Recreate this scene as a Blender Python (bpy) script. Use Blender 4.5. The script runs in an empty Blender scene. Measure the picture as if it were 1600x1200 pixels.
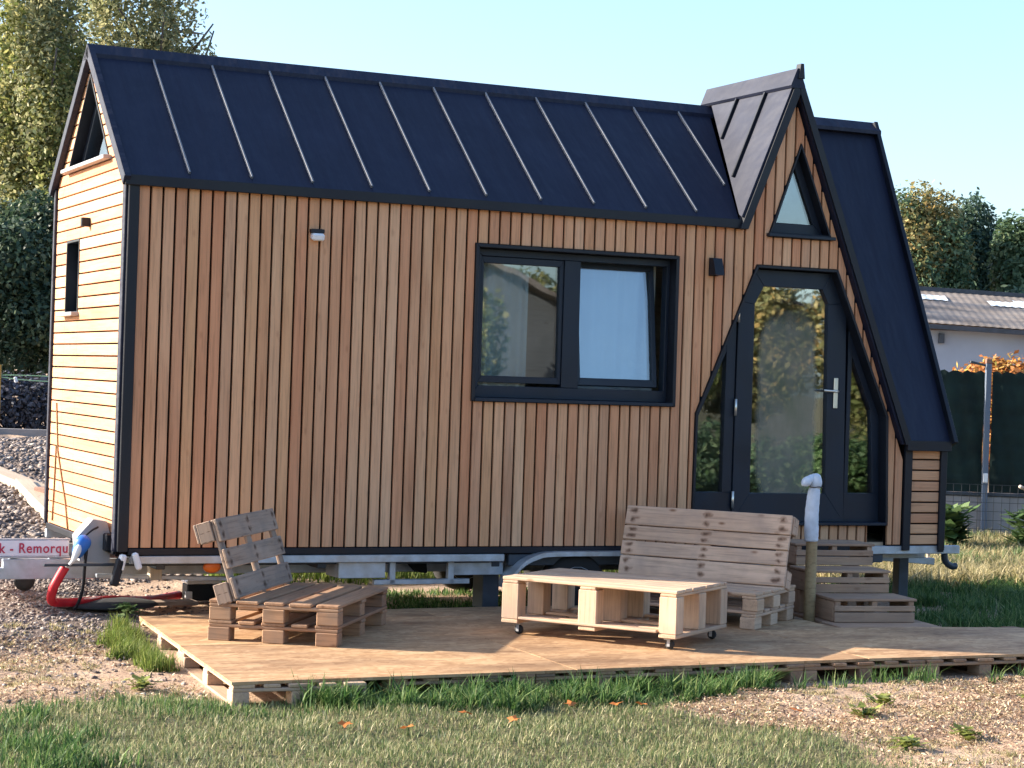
import bpy, bmesh, math, random
import numpy as np
from mathutils import Vector, Matrix, Euler
random.seed(7); rng = np.random.default_rng(7)
S = bpy.context.scene
C = S.collection
R = math.radians

# ------------------------------------------------------------------ camera
cam_d = bpy.data.cameras.new('camera'); cam = bpy.data.objects.new('camera', cam_d); C.objects.link(cam)
yaw, pitch, roll = R(24.622), R(-0.099), R(1.93)
fw = Vector((math.sin(yaw)*math.cos(pitch), math.cos(yaw)*math.cos(pitch), math.sin(pitch)))
r0 = Vector((math.cos(yaw), -math.sin(yaw), 0)); u0 = r0.cross(fw)
r1 = math.cos(roll)*r0 + math.sin(roll)*u0; u1 = -math.sin(roll)*r0 + math.cos(roll)*u0
M = Matrix((r1, u1, -fw)).transposed().to_4x4(); M.translation = Vector((-3.485, -14.354, 1.5))
cam.matrix_world = M
cam_d.sensor_width = 36; cam_d.lens = 3135.27/1600*36; cam_d.clip_end = 1500; cam_d.clip_start = .1
S.camera = cam
S.render.resolution_x = 1024; S.render.resolution_y = 768

# ------------------------------------------------------------------ sky, sun, exposure
SUN_AZ, SUN_EL = R(60), R(23)            # azimuth from +Y towards -X
W = bpy.data.worlds.new('World'); S.world = W; W.use_nodes = True
nt = W.node_tree; nt.nodes.clear()
sky = nt.nodes.new('ShaderNodeTexSky'); sky.sky_type = 'NISHITA'; sky.sun_disc = False
sky.sun_elevation = SUN_EL; sky.sun_rotation = -SUN_AZ
sky.air_density = 1.0; sky.dust_density = 2.0; sky.ozone_density = 3.2; sky.altitude = 100
bg = nt.nodes.new('ShaderNodeBackground'); bg.inputs['Strength'].default_value = 0.12
wo = nt.nodes.new('ShaderNodeOutputWorld')
nt.links.new(sky.outputs[0], bg.inputs[0]); nt.links.new(bg.outputs[0], wo.inputs[0])
sd = bpy.data.lights.new('sun', 'SUN'); sd.energy = 4.8; sd.angle = R(.53); sd.color = (1, .89, .74)
sun = bpy.data.objects.new('sun', sd); C.objects.link(sun)
tosun = Vector((-math.sin(SUN_AZ)*math.cos(SUN_EL), math.cos(SUN_AZ)*math.cos(SUN_EL), math.sin(SUN_EL)))
sun.rotation_euler = tosun.to_track_quat('Z', 'Y').to_euler()
S.view_settings.view_transform = 'Standard'; S.view_settings.look = 'None'
S.view_settings.exposure = 1.68; S.view_settings.gamma = 1.0
S.view_settings.use_curve_mapping = False
S.cycles.max_bounces = 8; S.cycles.transparent_max_bounces = 16

# ------------------------------------------------------------------ materials
def nmat(name):
    m = bpy.data.materials.new(name); m.use_nodes = True
    n = m.node_tree; b = n.nodes['Principled BSDF']
    return m, n, b
def lk(n, a, b): n.links.new(a, b)
def ramp(n, fac, stops):
    r = n.nodes.new('ShaderNodeValToRGB'); e = r.color_ramp.elements
    while len(e) < len(stops): e.new(.5)
    for k, (p, c) in enumerate(stops):
        e[k].position = p; e[k].color = (*c, 1) if len(c) == 3 else c
    lk(n, fac, r.inputs[0]); return r.outputs[0]
def mixc(n, fac, a, b, mode='MIX'):
    x = n.nodes.new('ShaderNodeMix'); x.data_type = 'RGBA'; x.blend_type = mode
    for s, v in ((x.inputs[0], fac), (x.inputs[6], a), (x.inputs[7], b)):
        if hasattr(v, 'is_linked'): lk(n, v, s)
        elif isinstance(v, (int, float)): s.default_value = v
        else: s.default_value = (*v, 1)
    return x.outputs[2]
def mth(n, op, a, b=None):
    x = n.nodes.new('ShaderNodeMath'); x.operation = op
    for s, v in zip(x.inputs, (a, b)):
        if v is None: continue
        if hasattr(v, 'is_linked'): lk(n, v, s)
        else: s.default_value = v
    return x.outputs[0]
def coords(n, scale, rand=True, kind='Object'):
    tc = n.nodes.new('ShaderNodeTexCoord'); mp = n.nodes.new('ShaderNodeMapping')
    mp.inputs['Scale'].default_value = scale
    if rand:
        oi = n.nodes.new('ShaderNodeObjectInfo'); v = n.nodes.new('ShaderNodeVectorMath'); v.operation = 'SCALE'
        v.inputs[0].default_value = (37, 91, 53); lk(n, oi.outputs['Random'], v.inputs['Scale'])
        a = n.nodes.new('ShaderNodeVectorMath'); lk(n, tc.outputs[kind], a.inputs[0]); lk(n, v.outputs[0], a.inputs[1])
        lk(n, a.outputs[0], mp.inputs[0])
    else: lk(n, tc.outputs[kind], mp.inputs[0])
    return mp.outputs[0]
def noise(n, vec, scale, detail=4, rough=.55):
    x = n.nodes.new('ShaderNodeTexNoise'); x.inputs['Scale'].default_value = scale
    x.inputs['Detail'].default_value = detail; x.inputs['Roughness'].default_value = rough
    if vec is not None: lk(n, vec, x.inputs['Vector'])
    return x.outputs['Fac']
def bump(n, b, h, strength=.3, dist=.01):
    x = n.nodes.new('ShaderNodeBump'); x.inputs['Strength'].default_value = strength
    x.inputs['Distance'].default_value = dist; lk(n, h, x.inputs['Height']); lk(n, x.outputs[0], b.inputs['Normal'])

def wood(name, tones, grain=.35, knots=.4, rough=.7, stain=None, nails=False):
    """tones: list of colours picked per piece; grain runs along local X"""
    m, n, b = nmat(name)
    oi = n.nodes.new('ShaderNodeObjectInfo')
    k = len(tones)
    base = ramp(n, oi.outputs['Random'], [(i/(k-1), t) for i, t in enumerate(tones)])
    v1 = coords(n, (1.2, 26, 26)); g = noise(n, v1, 2.2, 6, .65)
    gcol = ramp(n, g, [(.25, (1-grain,)*3), (.5, (1, 1, 1)), (.8, (1+grain*.35,)*3)])
    c = mixc(n, 1.0, base, gcol, 'MULTIPLY')
    v2 = coords(n, (.8, 5, 5)); s = noise(n, v2, 1.1, 3)
    sc = ramp(n, s, [(.35, (1, 1, 1)), (.62, (.86, .80, .76)), (.75, (.72, .60, .54))])
    c = mixc(n, .8, c, sc, 'MULTIPLY')
    vk = coords(n, (4.5, 11, 11)); vo = n.nodes.new('ShaderNodeTexVoronoi'); vo.inputs['Scale'].default_value = .9
    lk(n, vk, vo.inputs['Vector'])
    kn = ramp(n, vo.outputs['Distance'], [(.05, (.35, .22, .15)), (.16, (1, 1, 1))])
    c = mixc(n, knots, c, kn, 'MULTIPLY')
    if stain is not None:
        vs = coords(n, (3, 3, 3)); st = noise(n, vs, 1.3, 4)
        f = ramp(n, st, [(.45, (0, 0, 0)), (.7, (1, 1, 1))])
        c = mixc(n, mth(n, 'MULTIPLY', f, .55), c, stain)
    if nails:
        tc = n.nodes.new('ShaderNodeTexCoord'); sp = n.nodes.new('ShaderNodeSeparateXYZ'); lk(n, tc.outputs['Generated'], sp.inputs[0])
        wob = mth(n, 'MULTIPLY', mth(n, 'SUBTRACT', noise(n, coords(n, (16, 16, 16)), 1, 3), .5), .085)
        best = None
        for cx in (.05, .5, .95):
            for cy in (.28, .74):
                dx = mth(n, 'MULTIPLY', mth(n, 'ADD', mth(n, 'SUBTRACT', sp.outputs[0], cx), wob), 1.3)
                dy = mth(n, 'MULTIPLY', mth(n, 'ADD', mth(n, 'SUBTRACT', sp.outputs[1], cy), wob), .125)
                dd = mth(n, 'SQRT', mth(n, 'ADD', mth(n, 'MULTIPLY', dx, mth(n, 'MULTIPLY', dx, .45)), mth(n, 'MULTIPLY', dy, dy)))
                best = dd if best is None else mth(n, 'MINIMUM', best, dd)
        nm = ramp(n, best, [(.004, (.16, .12, .10)), (.012, (.48, .40, .36)), (.026, (1, 1, 1))])
        c = mixc(n, .9, c, nm, 'MULTIPLY')
    lk(n, c, b.inputs['Base Color']); b.inputs['Roughness'].default_value = rough
    b.inputs['Specular IOR Level'].default_value = .25
    bump(n, b, g, .25, .004)
    return m

def plain(name, col, rough=.5, metal=0, var=.0, vs=6, spec=.5, bmp=0):
    m, n, b = nmat(name)
    b.inputs['Roughness'].default_value = rough; b.inputs['Metallic'].default_value = metal
    b.inputs['Specular IOR Level'].default_value = spec
    if var:
        f = noise(n, coords(n, (vs,)*3, True), 1, 5)
        c = ramp(n, f, [(.3, tuple(x*(1-var) for x in col)), (.7, tuple(min(1, x*(1+var)) for x in col))])
        lk(n, c, b.inputs['Base Color'])
        rr = ramp(n, f, [(.3, (max(.05, rough-.1),)*3), (.7, (min(1, rough+.12),)*3)]); lk(n, rr, b.inputs['Roughness'])
        if bmp: bump(n, b, f, bmp, .01)
    else: b.inputs['Base Color'].default_value = (*col, 1)
    return m

M_CEDAR = wood('cedar', [(.65, .36, .19), (.60, .31, .165), (.68, .41, .24), (.60, .275, .145), (.66, .35, .19), (.58, .33, .195), (.70, .405, .23), (.63, .315, .17), (.56, .28, .155), (.67, .38, .22), (.70, .43, .26)], .34, .25)
M_PALLET = wood('pallet_weathered', [(.36, .205, .115), (.44, .275, .165), (.30, .17, .10), (.39, .25, .155)], .45, .6, .8, (.17, .14, .115))
M_NAILED = wood('pallet_boards', [(.60, .405, .28), (.66, .46, .325), (.57, .375, .26)], .42, .85, .78, (.33, .24, .19), True)
M_PALGREY = wood('pallet_grey', [(.33, .245, .185), (.40, .305, .235), (.29, .22, .175), (.36, .275, .215)], .45, .6, .85, (.17, .15, .135), True)
M_PALPALE = wood('pallet_pale', [(.52, .36, .24), (.60, .43, .295), (.55, .385, .265), (.48, .33, .225)], .35, .85, .75, (.33, .24, .19))
M_STEP = wood('step_wood', [(.40, .265, .175), (.46, .31, .21), (.36, .24, .165)], .4, .5, .8, (.26, .18, .135))
M_LUMBER = wood('lumber', [(.52, .42, .31), (.56, .46, .34), (.46, .38, .29)], .25, .4)
M_POST = wood('post_wood', [(.36, .27, .15), (.36, .27, .15)], .4, .5)
M_INT = wood('interior_pine', [(.5, .4, .28), (.55, .44, .31)], .2, .4)

def osb(name='osb'):
    m, n, b = nmat(name)
    oi = n.nodes.new('ShaderNodeObjectInfo')
    cols = []
    for k, (sx, sy, rot) in enumerate(((7, 24, .3), (7, 22, -.6), (8, 26, 1.2))):
        tc = n.nodes.new('ShaderNodeTexCoord'); mp = n.nodes.new('ShaderNodeMapping')
        mp.inputs['Scale'].default_value = (sx, sy, 1); mp.inputs['Rotation'].default_value = (0, 0, rot)
        lk(n, tc.outputs['Object'], mp.inputs[0])
        vo = n.nodes.new('ShaderNodeTexVoronoi'); vo.inputs['Scale'].default_value = 1; lk(n, mp.outputs[0], vo.inputs['Vector'])
        cols.append((ramp(n, vo.outputs['Color'], [(.1, (.36, .22, .11)), (.5, (.52, .35, .195)), (.9, (.64, .47, .29))]), vo.outputs['Color']))
    nz = noise(n, coords(n, (14, 14, 14), False), 1, 2)
    f1 = ramp(n, nz, [(.42, (0, 0, 0)), (.5, (1, 1, 1))]); nz2 = noise(n, coords(n, (11, 17, 9), False), 1.3, 2)
    f2 = ramp(n, nz2, [(.45, (0, 0, 0)), (.55, (1, 1, 1))])
    c = mixc(n, f2, mixc(n, f1, cols[0][0], cols[1][0]), cols[2][0])
    w = noise(n, coords(n, (.9, 2.2, 1)), 1, 5, .6)
    wc = ramp(n, w, [(.36, (.50, .43, .38)), (.46, (.82, .75, .70)), (.55, (1, .96, .91)), (.70, (1.12, 1.02, .92))])
    c = mixc(n, .85, c, wc, 'MULTIPLY')
    t = ramp(n, oi.outputs['Random'], [(0, (.72, .66, .62)), (1, (1.03, 1, .97))])
    c = mixc(n, 1, c, t, 'MULTIPLY')
    lk(n, c, b.inputs['Base Color']); b.inputs['Roughness'].default_value = .7
    bump(n, b, cols[0][1], .25, .004)
    return m
M_OSB = osb()

M_TRIM = plain('black_trim', (.009, .011, .017), .45, 0, .15, 3, .3)
M_FRAME = plain('anthracite_frame', (.010, .017, .030), .42, 0, .1, 3, .3)
M_MEMB = plain('black_membrane', (.010, .006, .005), .95, 0, 0, 6, .1)
def roofmat():
    m, n, b = nmat('roof_metal')
    f = noise(n, coords(n, (.8, .8, .8)), 2, 5)
    lk(n, ramp(n, f, [(.3, (.005, .008, .024)), (.7, (.008, .012, .032))]), b.inputs['Base Color'])
    lk(n, ramp(n, noise(n, coords(n, (9, .7, .7)), 2, 6, .7), [(.35, (.50,)*3), (.7, (.68,)*3)]), b.inputs['Roughness'])
    b.inputs['Specular IOR Level'].default_value = .34
    f2 = noise(n, coords(n, (2.6, 1.1, 1.1)), 1.5, 3); bump(n, b, f2, .5, .05)
    return m
M_ROOF = roofmat()
M_SEAM_GLINT = plain('seam_glint', (.13, .135, .15), .5, 0, .1, 5, 1.0)  # paler than the roof metal: sun glints on the seams put into the colour
M_GALV = plain('galvanised_steel', (.42, .46, .50), .45, .6, .25, 9)
M_STEELD = plain('dark_steel', (.05, .06, .075), .5, .4, .3, 8)
M_RUBBER = plain('rubber', (.015, .015, .016), .8, 0, .3, 9)
M_WHITE = plain('white_plastic', (.75, .76, .78), .4, 0, .06, 8)
M_GREYP = plain('grey_plastic', (.33, .33, .34), .5, 0, .12, 7)
M_RED = plain('red_conduit', (.50, .012, .025), .45, 0, .2, 9)
M_MAG = plain('magenta_print', (.42, .012, .06), .5)
M_SIGN = plain('sign_white', (.70, .70, .76), .4, 0, .06, 5)
M_BLUE = plain('blue_tape', (.02, .14, .50), .5, 0, .2, 9)
M_ORANGE = plain('orange_reflector', (.75, .16, .02), .3)
M_CLOTH = plain('white_cloth', (.55, .60, .68), .8, 0, .14, 14, .2, .5)
M_CURT = plain('curtain_cloth', (.62, .64, .60), .9, 0, .05, 5, .1)
M_CHROME = plain('brushed_metal', (.72, .70, .64), .3, .8)
M_CONC = plain('concrete', (.26, .25, .25), .9, 0, .2, 2.5, .2, .3)
M_BARNW = plain('barn_render', (.30, .34, .40), .9, 0, .14, .6, .2)
M_SCREEN = plain('screen_netting', (.010, .022, .020), .8, 0, .5, 3, .2, .4)
M_SKYL = plain('skylight_sheet', (.80, .82, .82), .5)
M_WIRE = plain('fence_wire', (.05, .055, .06), .6, .5)
M_YELLOW = wood('yellow_post', [(.55, .33, .08), (.55, .33, .08)], .2, .2)
M_WIREG = plain('green_cord', (.35, .55, .30), .6)
M_BRICKBR = plain('brown_block', (.20, .11, .08), .8, 0, .2, 5)
M_WIRE_SHADOW = plain('wire_shadow_brown', (.24, .12, .05), .8)  # brown of a shadow on sunlit cladding
M_GRASSTAIN = None

def fibrocement():
    m, n, b = nmat('fibre_cement')
    f = noise(n, coords(n, (.5, 1.6, 1), False), 1.2, 7, .65)
    c = ramp(n, f, [(.3, (.10, .08, .065)), (.5, (.19, .16, .14)), (.75, (.27, .235, .205))])
    lk(n, c, b.inputs['Base Color']); b.inputs['Roughness'].default_value = .95
    return m
M_FIBRE = fibrocement()

def glassmat(name, refl=.35, fog=None, tint=(.75, .82, .85)):
    m, n, b = nmat(name); n.nodes.remove(b); out = n.nodes['Material Output']
    t = n.nodes.new('ShaderNodeBsdfTransparent'); t.inputs[0].default_value = (*tint, 1)
    g = n.nodes.new('ShaderNodeBsdfGlossy'); g.inputs['Roughness'].default_value = .015
    g.inputs['Color'].default_value = (.93, .96, 1, 1)
    nz = noise(n, coords(n, (1.5, 1.5, 1.5)), 1.1, 2)
    bp = n.nodes.new('ShaderNodeBump'); bp.inputs['Strength'].default_value = .04; bp.inputs['Distance'].default_value = .02
    lk(n, nz, bp.inputs['Height']); lk(n, bp.outputs[0], g.inputs['Normal'])
    fr = n.nodes.new('ShaderNodeLayerWeight'); fr.inputs['Blend'].default_value = .25
    fac = mth(n, 'ADD', mth(n, 'MULTIPLY', fr.outputs['Fresnel'], .8), refl)
    mx = n.nodes.new('ShaderNodeMixShader'); lk(n, fac, mx.inputs[0]); lk(n, t.outputs[0], mx.inputs[1]); lk(n, g.outputs[0], mx.inputs[2])
    res = mx.outputs[0]
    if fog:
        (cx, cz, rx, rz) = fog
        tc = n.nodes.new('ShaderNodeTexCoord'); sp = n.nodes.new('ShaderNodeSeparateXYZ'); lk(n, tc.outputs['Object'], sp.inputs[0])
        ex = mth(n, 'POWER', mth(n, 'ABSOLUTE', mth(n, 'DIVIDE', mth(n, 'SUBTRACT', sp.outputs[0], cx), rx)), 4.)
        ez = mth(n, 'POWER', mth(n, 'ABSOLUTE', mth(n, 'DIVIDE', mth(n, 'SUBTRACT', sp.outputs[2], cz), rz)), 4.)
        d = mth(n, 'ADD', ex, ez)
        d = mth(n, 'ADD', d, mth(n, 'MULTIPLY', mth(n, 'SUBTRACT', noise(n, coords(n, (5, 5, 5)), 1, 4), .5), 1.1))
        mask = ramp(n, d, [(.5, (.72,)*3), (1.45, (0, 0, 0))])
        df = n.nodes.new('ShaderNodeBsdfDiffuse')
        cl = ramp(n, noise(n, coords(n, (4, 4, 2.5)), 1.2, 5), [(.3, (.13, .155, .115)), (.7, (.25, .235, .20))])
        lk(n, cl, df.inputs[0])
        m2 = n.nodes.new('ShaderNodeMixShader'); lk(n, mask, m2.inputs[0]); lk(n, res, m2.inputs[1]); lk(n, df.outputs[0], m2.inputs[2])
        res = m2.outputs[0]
    lk(n, res, out.inputs[0]); return m
M_GLASS = glassmat('window_glass', .12)
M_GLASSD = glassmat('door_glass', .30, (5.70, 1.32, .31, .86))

def leafmat(name, stops, trans=.35, rough=.55):
    m, n, b = nmat(name); out = n.nodes['Material Output']
    gi = n.nodes.new('ShaderNodeNewGeometry')
    c = ramp(n, gi.outputs['Random Per Island'], stops)
    lk(n, c, b.inputs['Base Color']); b.inputs['Roughness'].default_value = rough; b.inputs['Specular IOR Level'].default_value = .3
    tl = n.nodes.new('ShaderNodeBsdfTranslucent'); lk(n, c, tl.inputs[0])
    mx = n.nodes.new('ShaderNodeMixShader'); mx.inputs[0].default_value = trans
    lk(n, b.outputs[0], mx.inputs[1]); lk(n, tl.outputs[0], mx.inputs[2]); lk(n, mx.outputs[0], out.inputs[0])
    return m
L_BIRCH = leafmat('leaf_birch', [(0, (.11, .14, .085)), (.4, (.22, .24, .12)), (.75, (.34, .34, .17)), (1, (.48, .44, .26))], .5)
L_BROAD = leafmat('leaf_broad', [(0, (.10, .13, .04)), (.4, (.22, .25, .08)), (.75, (.36, .35, .13)), (1, (.50, .45, .20))], .5)
L_DARK = leafmat('leaf_dark', [(0, (.014, .035, .024)), (.6, (.035, .065, .036)), (.9, (.09, .13, .07)), (1, (.20, .24, .15))], .25)
L_YEL = leafmat('leaf_yellowing', [(0, (.12, .13, .05)), (.4, (.24, .23, .09)), (.75, (.40, .33, .14)), (1, (.52, .34, .12))])
L_GREEN = leafmat('leaf_green', [(0, (.04, .08, .045)), (.5, (.09, .15, .075)), (1, (.17, .22, .11))])
L_DGREEN = leafmat('leaf_bluegreen', [(0, (.022, .055, .04)), (.6, (.055, .10, .065)), (1, (.11, .15, .09))])
L_LIME = leafmat('leaf_lime', [(0, (.12, .15, .03)), (1, (.30, .33, .09))])
L_ORANGE = leafmat('leaf_orange', [(0, (.28, .10, .03)), (.5, (.48, .20, .06)), (.8, (.55, .32, .08)), (1, (.35, .32, .08))])
L_HEDGE = leafmat('leaf_hedge_shade', [(0, (.03, .035, .045)), (.5, (.07, .075, .10)), (1, (.13, .13, .16))], .2)  # bluish shade of the hedge is mixed into the leaf colour
L_WEED = leafmat('leaf_weed', [(0, (.05, .10, .03)), (.6, (.10, .17, .06)), (1, (.20, .27, .12))])
G_LUSH = leafmat('grass_lush', [(0, (.03, .075, .02)), (.45, (.065, .14, .035)), (.85, (.15, .23, .07)), (1, (.30, .34, .14))], .4)
G_LAWN = leafmat('grass_lawn', [(0, (.06, .10, .035)), (.35, (.13, .175, .065)), (.7, (.24, .245, .11)), (.88, (.40, .36, .19)), (1, (.60, .53, .34))], .35)
G_DRY = leafmat('grass_dry', [(0, (.12, .13, .05)), (.3, (.30, .26, .12)), (.7, (.50, .42, .23)), (1, (.66, .56, .34))], .4)
G_BRIGHT = leafmat('grass_bright', [(0, (.07, .12, .02)), (.5, (.14, .20, .04)), (1, (.26, .28, .08))], .45)
G_LITTER = leafmat('leaf_litter', [(0, (.15, .085, .055)), (.35, (.33, .215, .145)), (.7, (.52, .38, .26)), (1, (.68, .56, .38))], .15, .8)
L_FALL = leafmat('fallen_leaf_orange', [(0, (.42, .11, .03)), (1, (.55, .20, .05))], .2)
M_STONE = leafmat('gravel_stone', [(0, (.09, .068, .058)), (.45, (.19, .15, .13)), (.85, (.30, .25, .22)), (1, (.44, .38, .33))], 0, .9)
M_BARK = plain('bark', (.10, .085, .07), .9, 0, .4, 12, .2, .5)
M_TWIG = plain('dead_stalk', (.45, .36, .30), .8, 0, .4, 25)

def soil():
    m, n, b = nmat('soil')
    at = n.nodes.new('ShaderNodeAttribute'); at.attribute_name = 'lawn'
    ag = n.nodes.new('ShaderNodeAttribute'); ag.attribute_name = 'gravel'
    f = noise(n, coords(n, (1, 1, 1), False), 2.2, 8, .7); f2 = noise(n, coords(n, (1, 1, 1), False), 38, 4, .6)
    dirt = ramp(n, f, [(.3, (.30, .20, .14)), (.5, (.45, .325, .23)), (.7, (.56, .42, .31))])
    dirt = mixc(n, .6, dirt, ramp(n, f2, [(.3, (.55, .5, .48)), (.65, (1.1, 1.08, 1.05))]), 'MULTIPLY')
    gr = ramp(n, f2, [(.3, (.10, .075, .062)), (.55, (.19, .15, .125)), (.75, (.28, .23, .195))])
    lw = ramp(n, f2, [(.3, (.075, .07, .04)), (.7, (.19, .165, .09))])
    fg = mth(n, 'ADD', ag.outputs['Fac'], mth(n, 'MULTIPLY', mth(n, 'SUBTRACT', f, .5), .9))
    c = mixc(n, ramp(n, fg, [(.4, (0, 0, 0)), (.6, (1, 1, 1))]), dirt, gr)
    fl = mth(n, 'ADD', at.outputs['Fac'], mth(n, 'MULTIPLY', mth(n, 'SUBTRACT', f, .5), .9))
    c = mixc(n, ramp(n, fl, [(.4, (0, 0, 0)), (.6, (1, 1, 1))]), c, lw)
    lk(n, c, b.inputs['Base Color']); b.inputs['Roughness'].default_value = .95; b.inputs['Specular IOR Level'].default_value = .1
    bump(n, b, f2, .6, .03)
    return m
M_SOIL = soil()

# ------------------------------------------------------------------ builders
def link(o, parent=None):
    C.objects.link(o)
    if parent is not None: o.parent = parent
    return o
def tag(o, label=None, cat=None, group=None, kind=None):
    if label: o['label'] = label
    if cat: o['category'] = cat
    if group: o['group'] = group
    if kind: o['kind'] = kind
    return o
def thing(name, label, cat, loc=(0, 0, 0), rz=0, group=None):
    o = bpy.data.objects.new(name, None); o.empty_display_size = .2
    o.location = loc; o.rotation_euler = (0, 0, rz); C.objects.link(o)
    return tag(o, label, cat, group)
def mesh_np(name, verts, faces, mat, parent=None, smooth=False):
    me = bpy.data.meshes.new(name)
    me.from_pydata([tuple(v) for v in verts], [], [tuple(f) for f in faces]); me.update()
    if mat: me.materials.append(mat)
    if smooth: me.polygons.foreach_set('use_smooth', [True]*len(me.polygons))
    return link(bpy.data.objects.new(name, me), parent)
def mesh_big(name, verts, nper, mat, parent=None):
    """verts (N, nper, 3): N separate faces of nper corners"""
    N = len(verts); me = bpy.data.meshes.new(name)
    me.vertices.add(N*nper); me.vertices.foreach_set('co', np.ascontiguousarray(verts, dtype=np.float32).ravel())
    me.loops.add(N*nper); me.loops.foreach_set('vertex_index', np.arange(N*nper, dtype=np.int32))
    me.polygons.add(N); me.polygons.foreach_set('loop_start', np.arange(N, dtype=np.int32)*nper)
    me.polygons.foreach_set('loop_total', np.full(N, nper, dtype=np.int32))
    me.update(calc_edges=True); me.materials.append(mat)
    return link(bpy.data.objects.new(name, me), parent)

_box = {}
def box_mesh(dx, dy, dz, mat, bev):
    key = (round(dx, 4), round(dy, 4), round(dz, 4), mat.name, bev)
    if key in _box: return _box[key]
    bm = bmesh.new(); bmesh.ops.create_cube(bm, size=1)
    bmesh.ops.scale(bm, vec=(dx, dy, dz), verts=bm.verts)
    if bev: bmesh.ops.bevel(bm, geom=list(bm.edges), offset=min(bev, .3*min(dx, dy, dz)), segments=1, affect='EDGES')
    me = bpy.data.meshes.new('piece'); bm.to_mesh(me); bm.free(); me.materials.append(mat)
    _box[key] = me; return me
PERM = [Matrix.Identity(3), Matrix(((0, 0, 1), (1, 0, 0), (0, 1, 0))), Matrix(((0, 1, 0), (0, 0, 1), (1, 0, 0)))]
def bar(name, mat, parent, c, d, rot=None, bev=.004):
    """box part whose local X runs along its longest side (grain)"""
    k = max(range(3), key=lambda i: d[i])
    dd = (d[k], d[(k+1) % 3], d[(k+2) % 3])
    me = box_mesh(*dd, mat, bev)
    o = bpy.data.objects.new(name, me)
    P = PERM[k] if k != 1 else Matrix(((0, 0, 1), (1, 0, 0), (0, 1, 0)))
    A = P
    if rot is not None: A = (rot if isinstance(rot, Matrix) else Euler(rot).to_matrix()) @ P
    X = A.to_4x4(); X.translation = Vector(c)
    link(o, parent); o.matrix_basis = X
    return o
def prism(name, mat, parent, polys, y0, y1, axis='Y', sign=1, bev=.0025, kind=None):
    """polygons given in the (x, z) plane (axis Y) or (y, z) plane (axis X), extruded between y0 (outer) and y1; grain along z (axis Y) or y (axis X)"""
    allp = [p for q in polys for p in q]
    cx = sum(p[0] for p in allp)/len(allp); cz = sum(p[1] for p in allp)/len(allp); cy = (y0+y1)/2
    V = []; F = []
    for q in polys:
        a2 = sum(q[i][0]*q[(i+1) % len(q)][1]-q[(i+1) % len(q)][0]*q[i][1] for i in range(len(q)))
        if a2 < 0: q = q[::-1]
        n = len(q); qx = sum(p[0] for p in q)/n; qz = sum(p[1] for p in q)/n; b0 = len(V)
        s = 1 if y1 > y0 else -1
        def ins(p, e):
            return (p[0]-e*(1 if p[0] > qx else -1), p[1]-e*(1 if p[1] > qz else -1))
        rings = [([ins(p, bev) for p in q], y0), (q, y0+s*bev), (q, y1)] if bev else [(q, y0), (q, y1)]
        for ring, yy in rings: V += [(p[0], yy, p[1]) for p in ring]
        F.append(list(range(b0, b0+n)))
        for r in range(len(rings)-1):
            for i in range(n):
                j = (i+1) % n; a = b0+r*n; c = b0+(r+1)*n
                F.append([a+j, a+i, c+i, c+j])
        F.append(list(range(b0+(len(rings)-1)*n, b0+len(rings)*n))[::-1])
    if axis == 'Y':
        loc = Vector((cx, cy, cz)); A = Matrix(((0, 1, 0), (0, 0, 1), (1, 0, 0)))       # local X = world Z, Y = world X, Z = world Y
        W3 = [Vector(v) for v in V]
    else:
        loc = Vector((cy, cx, cz)); A = Matrix(((0, 0, 1), (1, 0, 0), (0, 1, 0)))       # local X = world Y, Y = world Z, Z = world X
        W3 = [Vector((v[1], v[0], v[2])) for v in V]
    Ai = A.transposed()
    me = bpy.data.meshes.new(name); me.from_pydata([Ai @ (w-loc) for w in W3], [], F); me.update()
    bm = bmesh.new(); bm.from_mesh(me); bmesh.ops.recalc_face_normals(bm, faces=bm.faces); bm.to_mesh(me); bm.free()
    me.materials.append(mat); o = bpy.data.objects.new(name, me); link(o, parent)
    X = A.to_4x4(); X.translation = loc; o.matrix_basis = X
    if kind: o['kind'] = kind
    return o
def solid(name, mat, parent, pts, faces, smooth=False):
    o = mesh_np(name, pts, faces, mat, parent, smooth)
    bm = bmesh.new(); bm.from_mesh(o.data); bmesh.ops.recalc_face_normals(bm, faces=bm.faces); bm.to_mesh(o.data); bm.free()
    return o
def slab(name, mat, parent, quad, nrm, th):
    """a flat sheet of thickness th below polygon quad (3-D points)"""
    n = Vector(nrm).normalized()*th; q = [Vector(p) for p in quad]; k = len(q)
    V = q+[p-n for p in q]
    F = [list(range(k)), list(range(k, 2*k))[::-1]]+[[i, i+k, (i+1) % k+k, (i+1) % k] for i in range(k)]
    return solid(name, mat, parent, V, F)
def tube(name, mat, parent, pts, rad, n=8, caps=True):
    pts = [Vector(p) for p in pts]; rads = rad if isinstance(rad, (list, tuple)) else [rad]*len(pts)
    V = []; F = []
    prev = None
    for i, p in enumerate(pts):
        t = (pts[min(i+1, len(pts)-1)]-pts[max(i-1, 0)]).normalized()
        ref = prev if prev is not None else (Vector((0, 0, 1)) if abs(t.z) < .9 else Vector((1, 0, 0)))
        a = (ref-t*ref.dot(t)).normalized(); b = t.cross(a); prev = a
        for k in range(n):
            an = 2*math.pi*k/n; V.append(p+(a*math.cos(an)+b*math.sin(an))*rads[i])
    for i in range(len(pts)-1):
        for k in range(n):
            F.append([i*n+k, i*n+(k+1) % n, (i+1)*n+(k+1) % n, (i+1)*n+k])
    if caps: F += [list(range(n))[::-1], list(range((len(pts)-1)*n, len(pts)*n))]
    return mesh_np(name, V, F, mat, parent, True)
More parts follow.
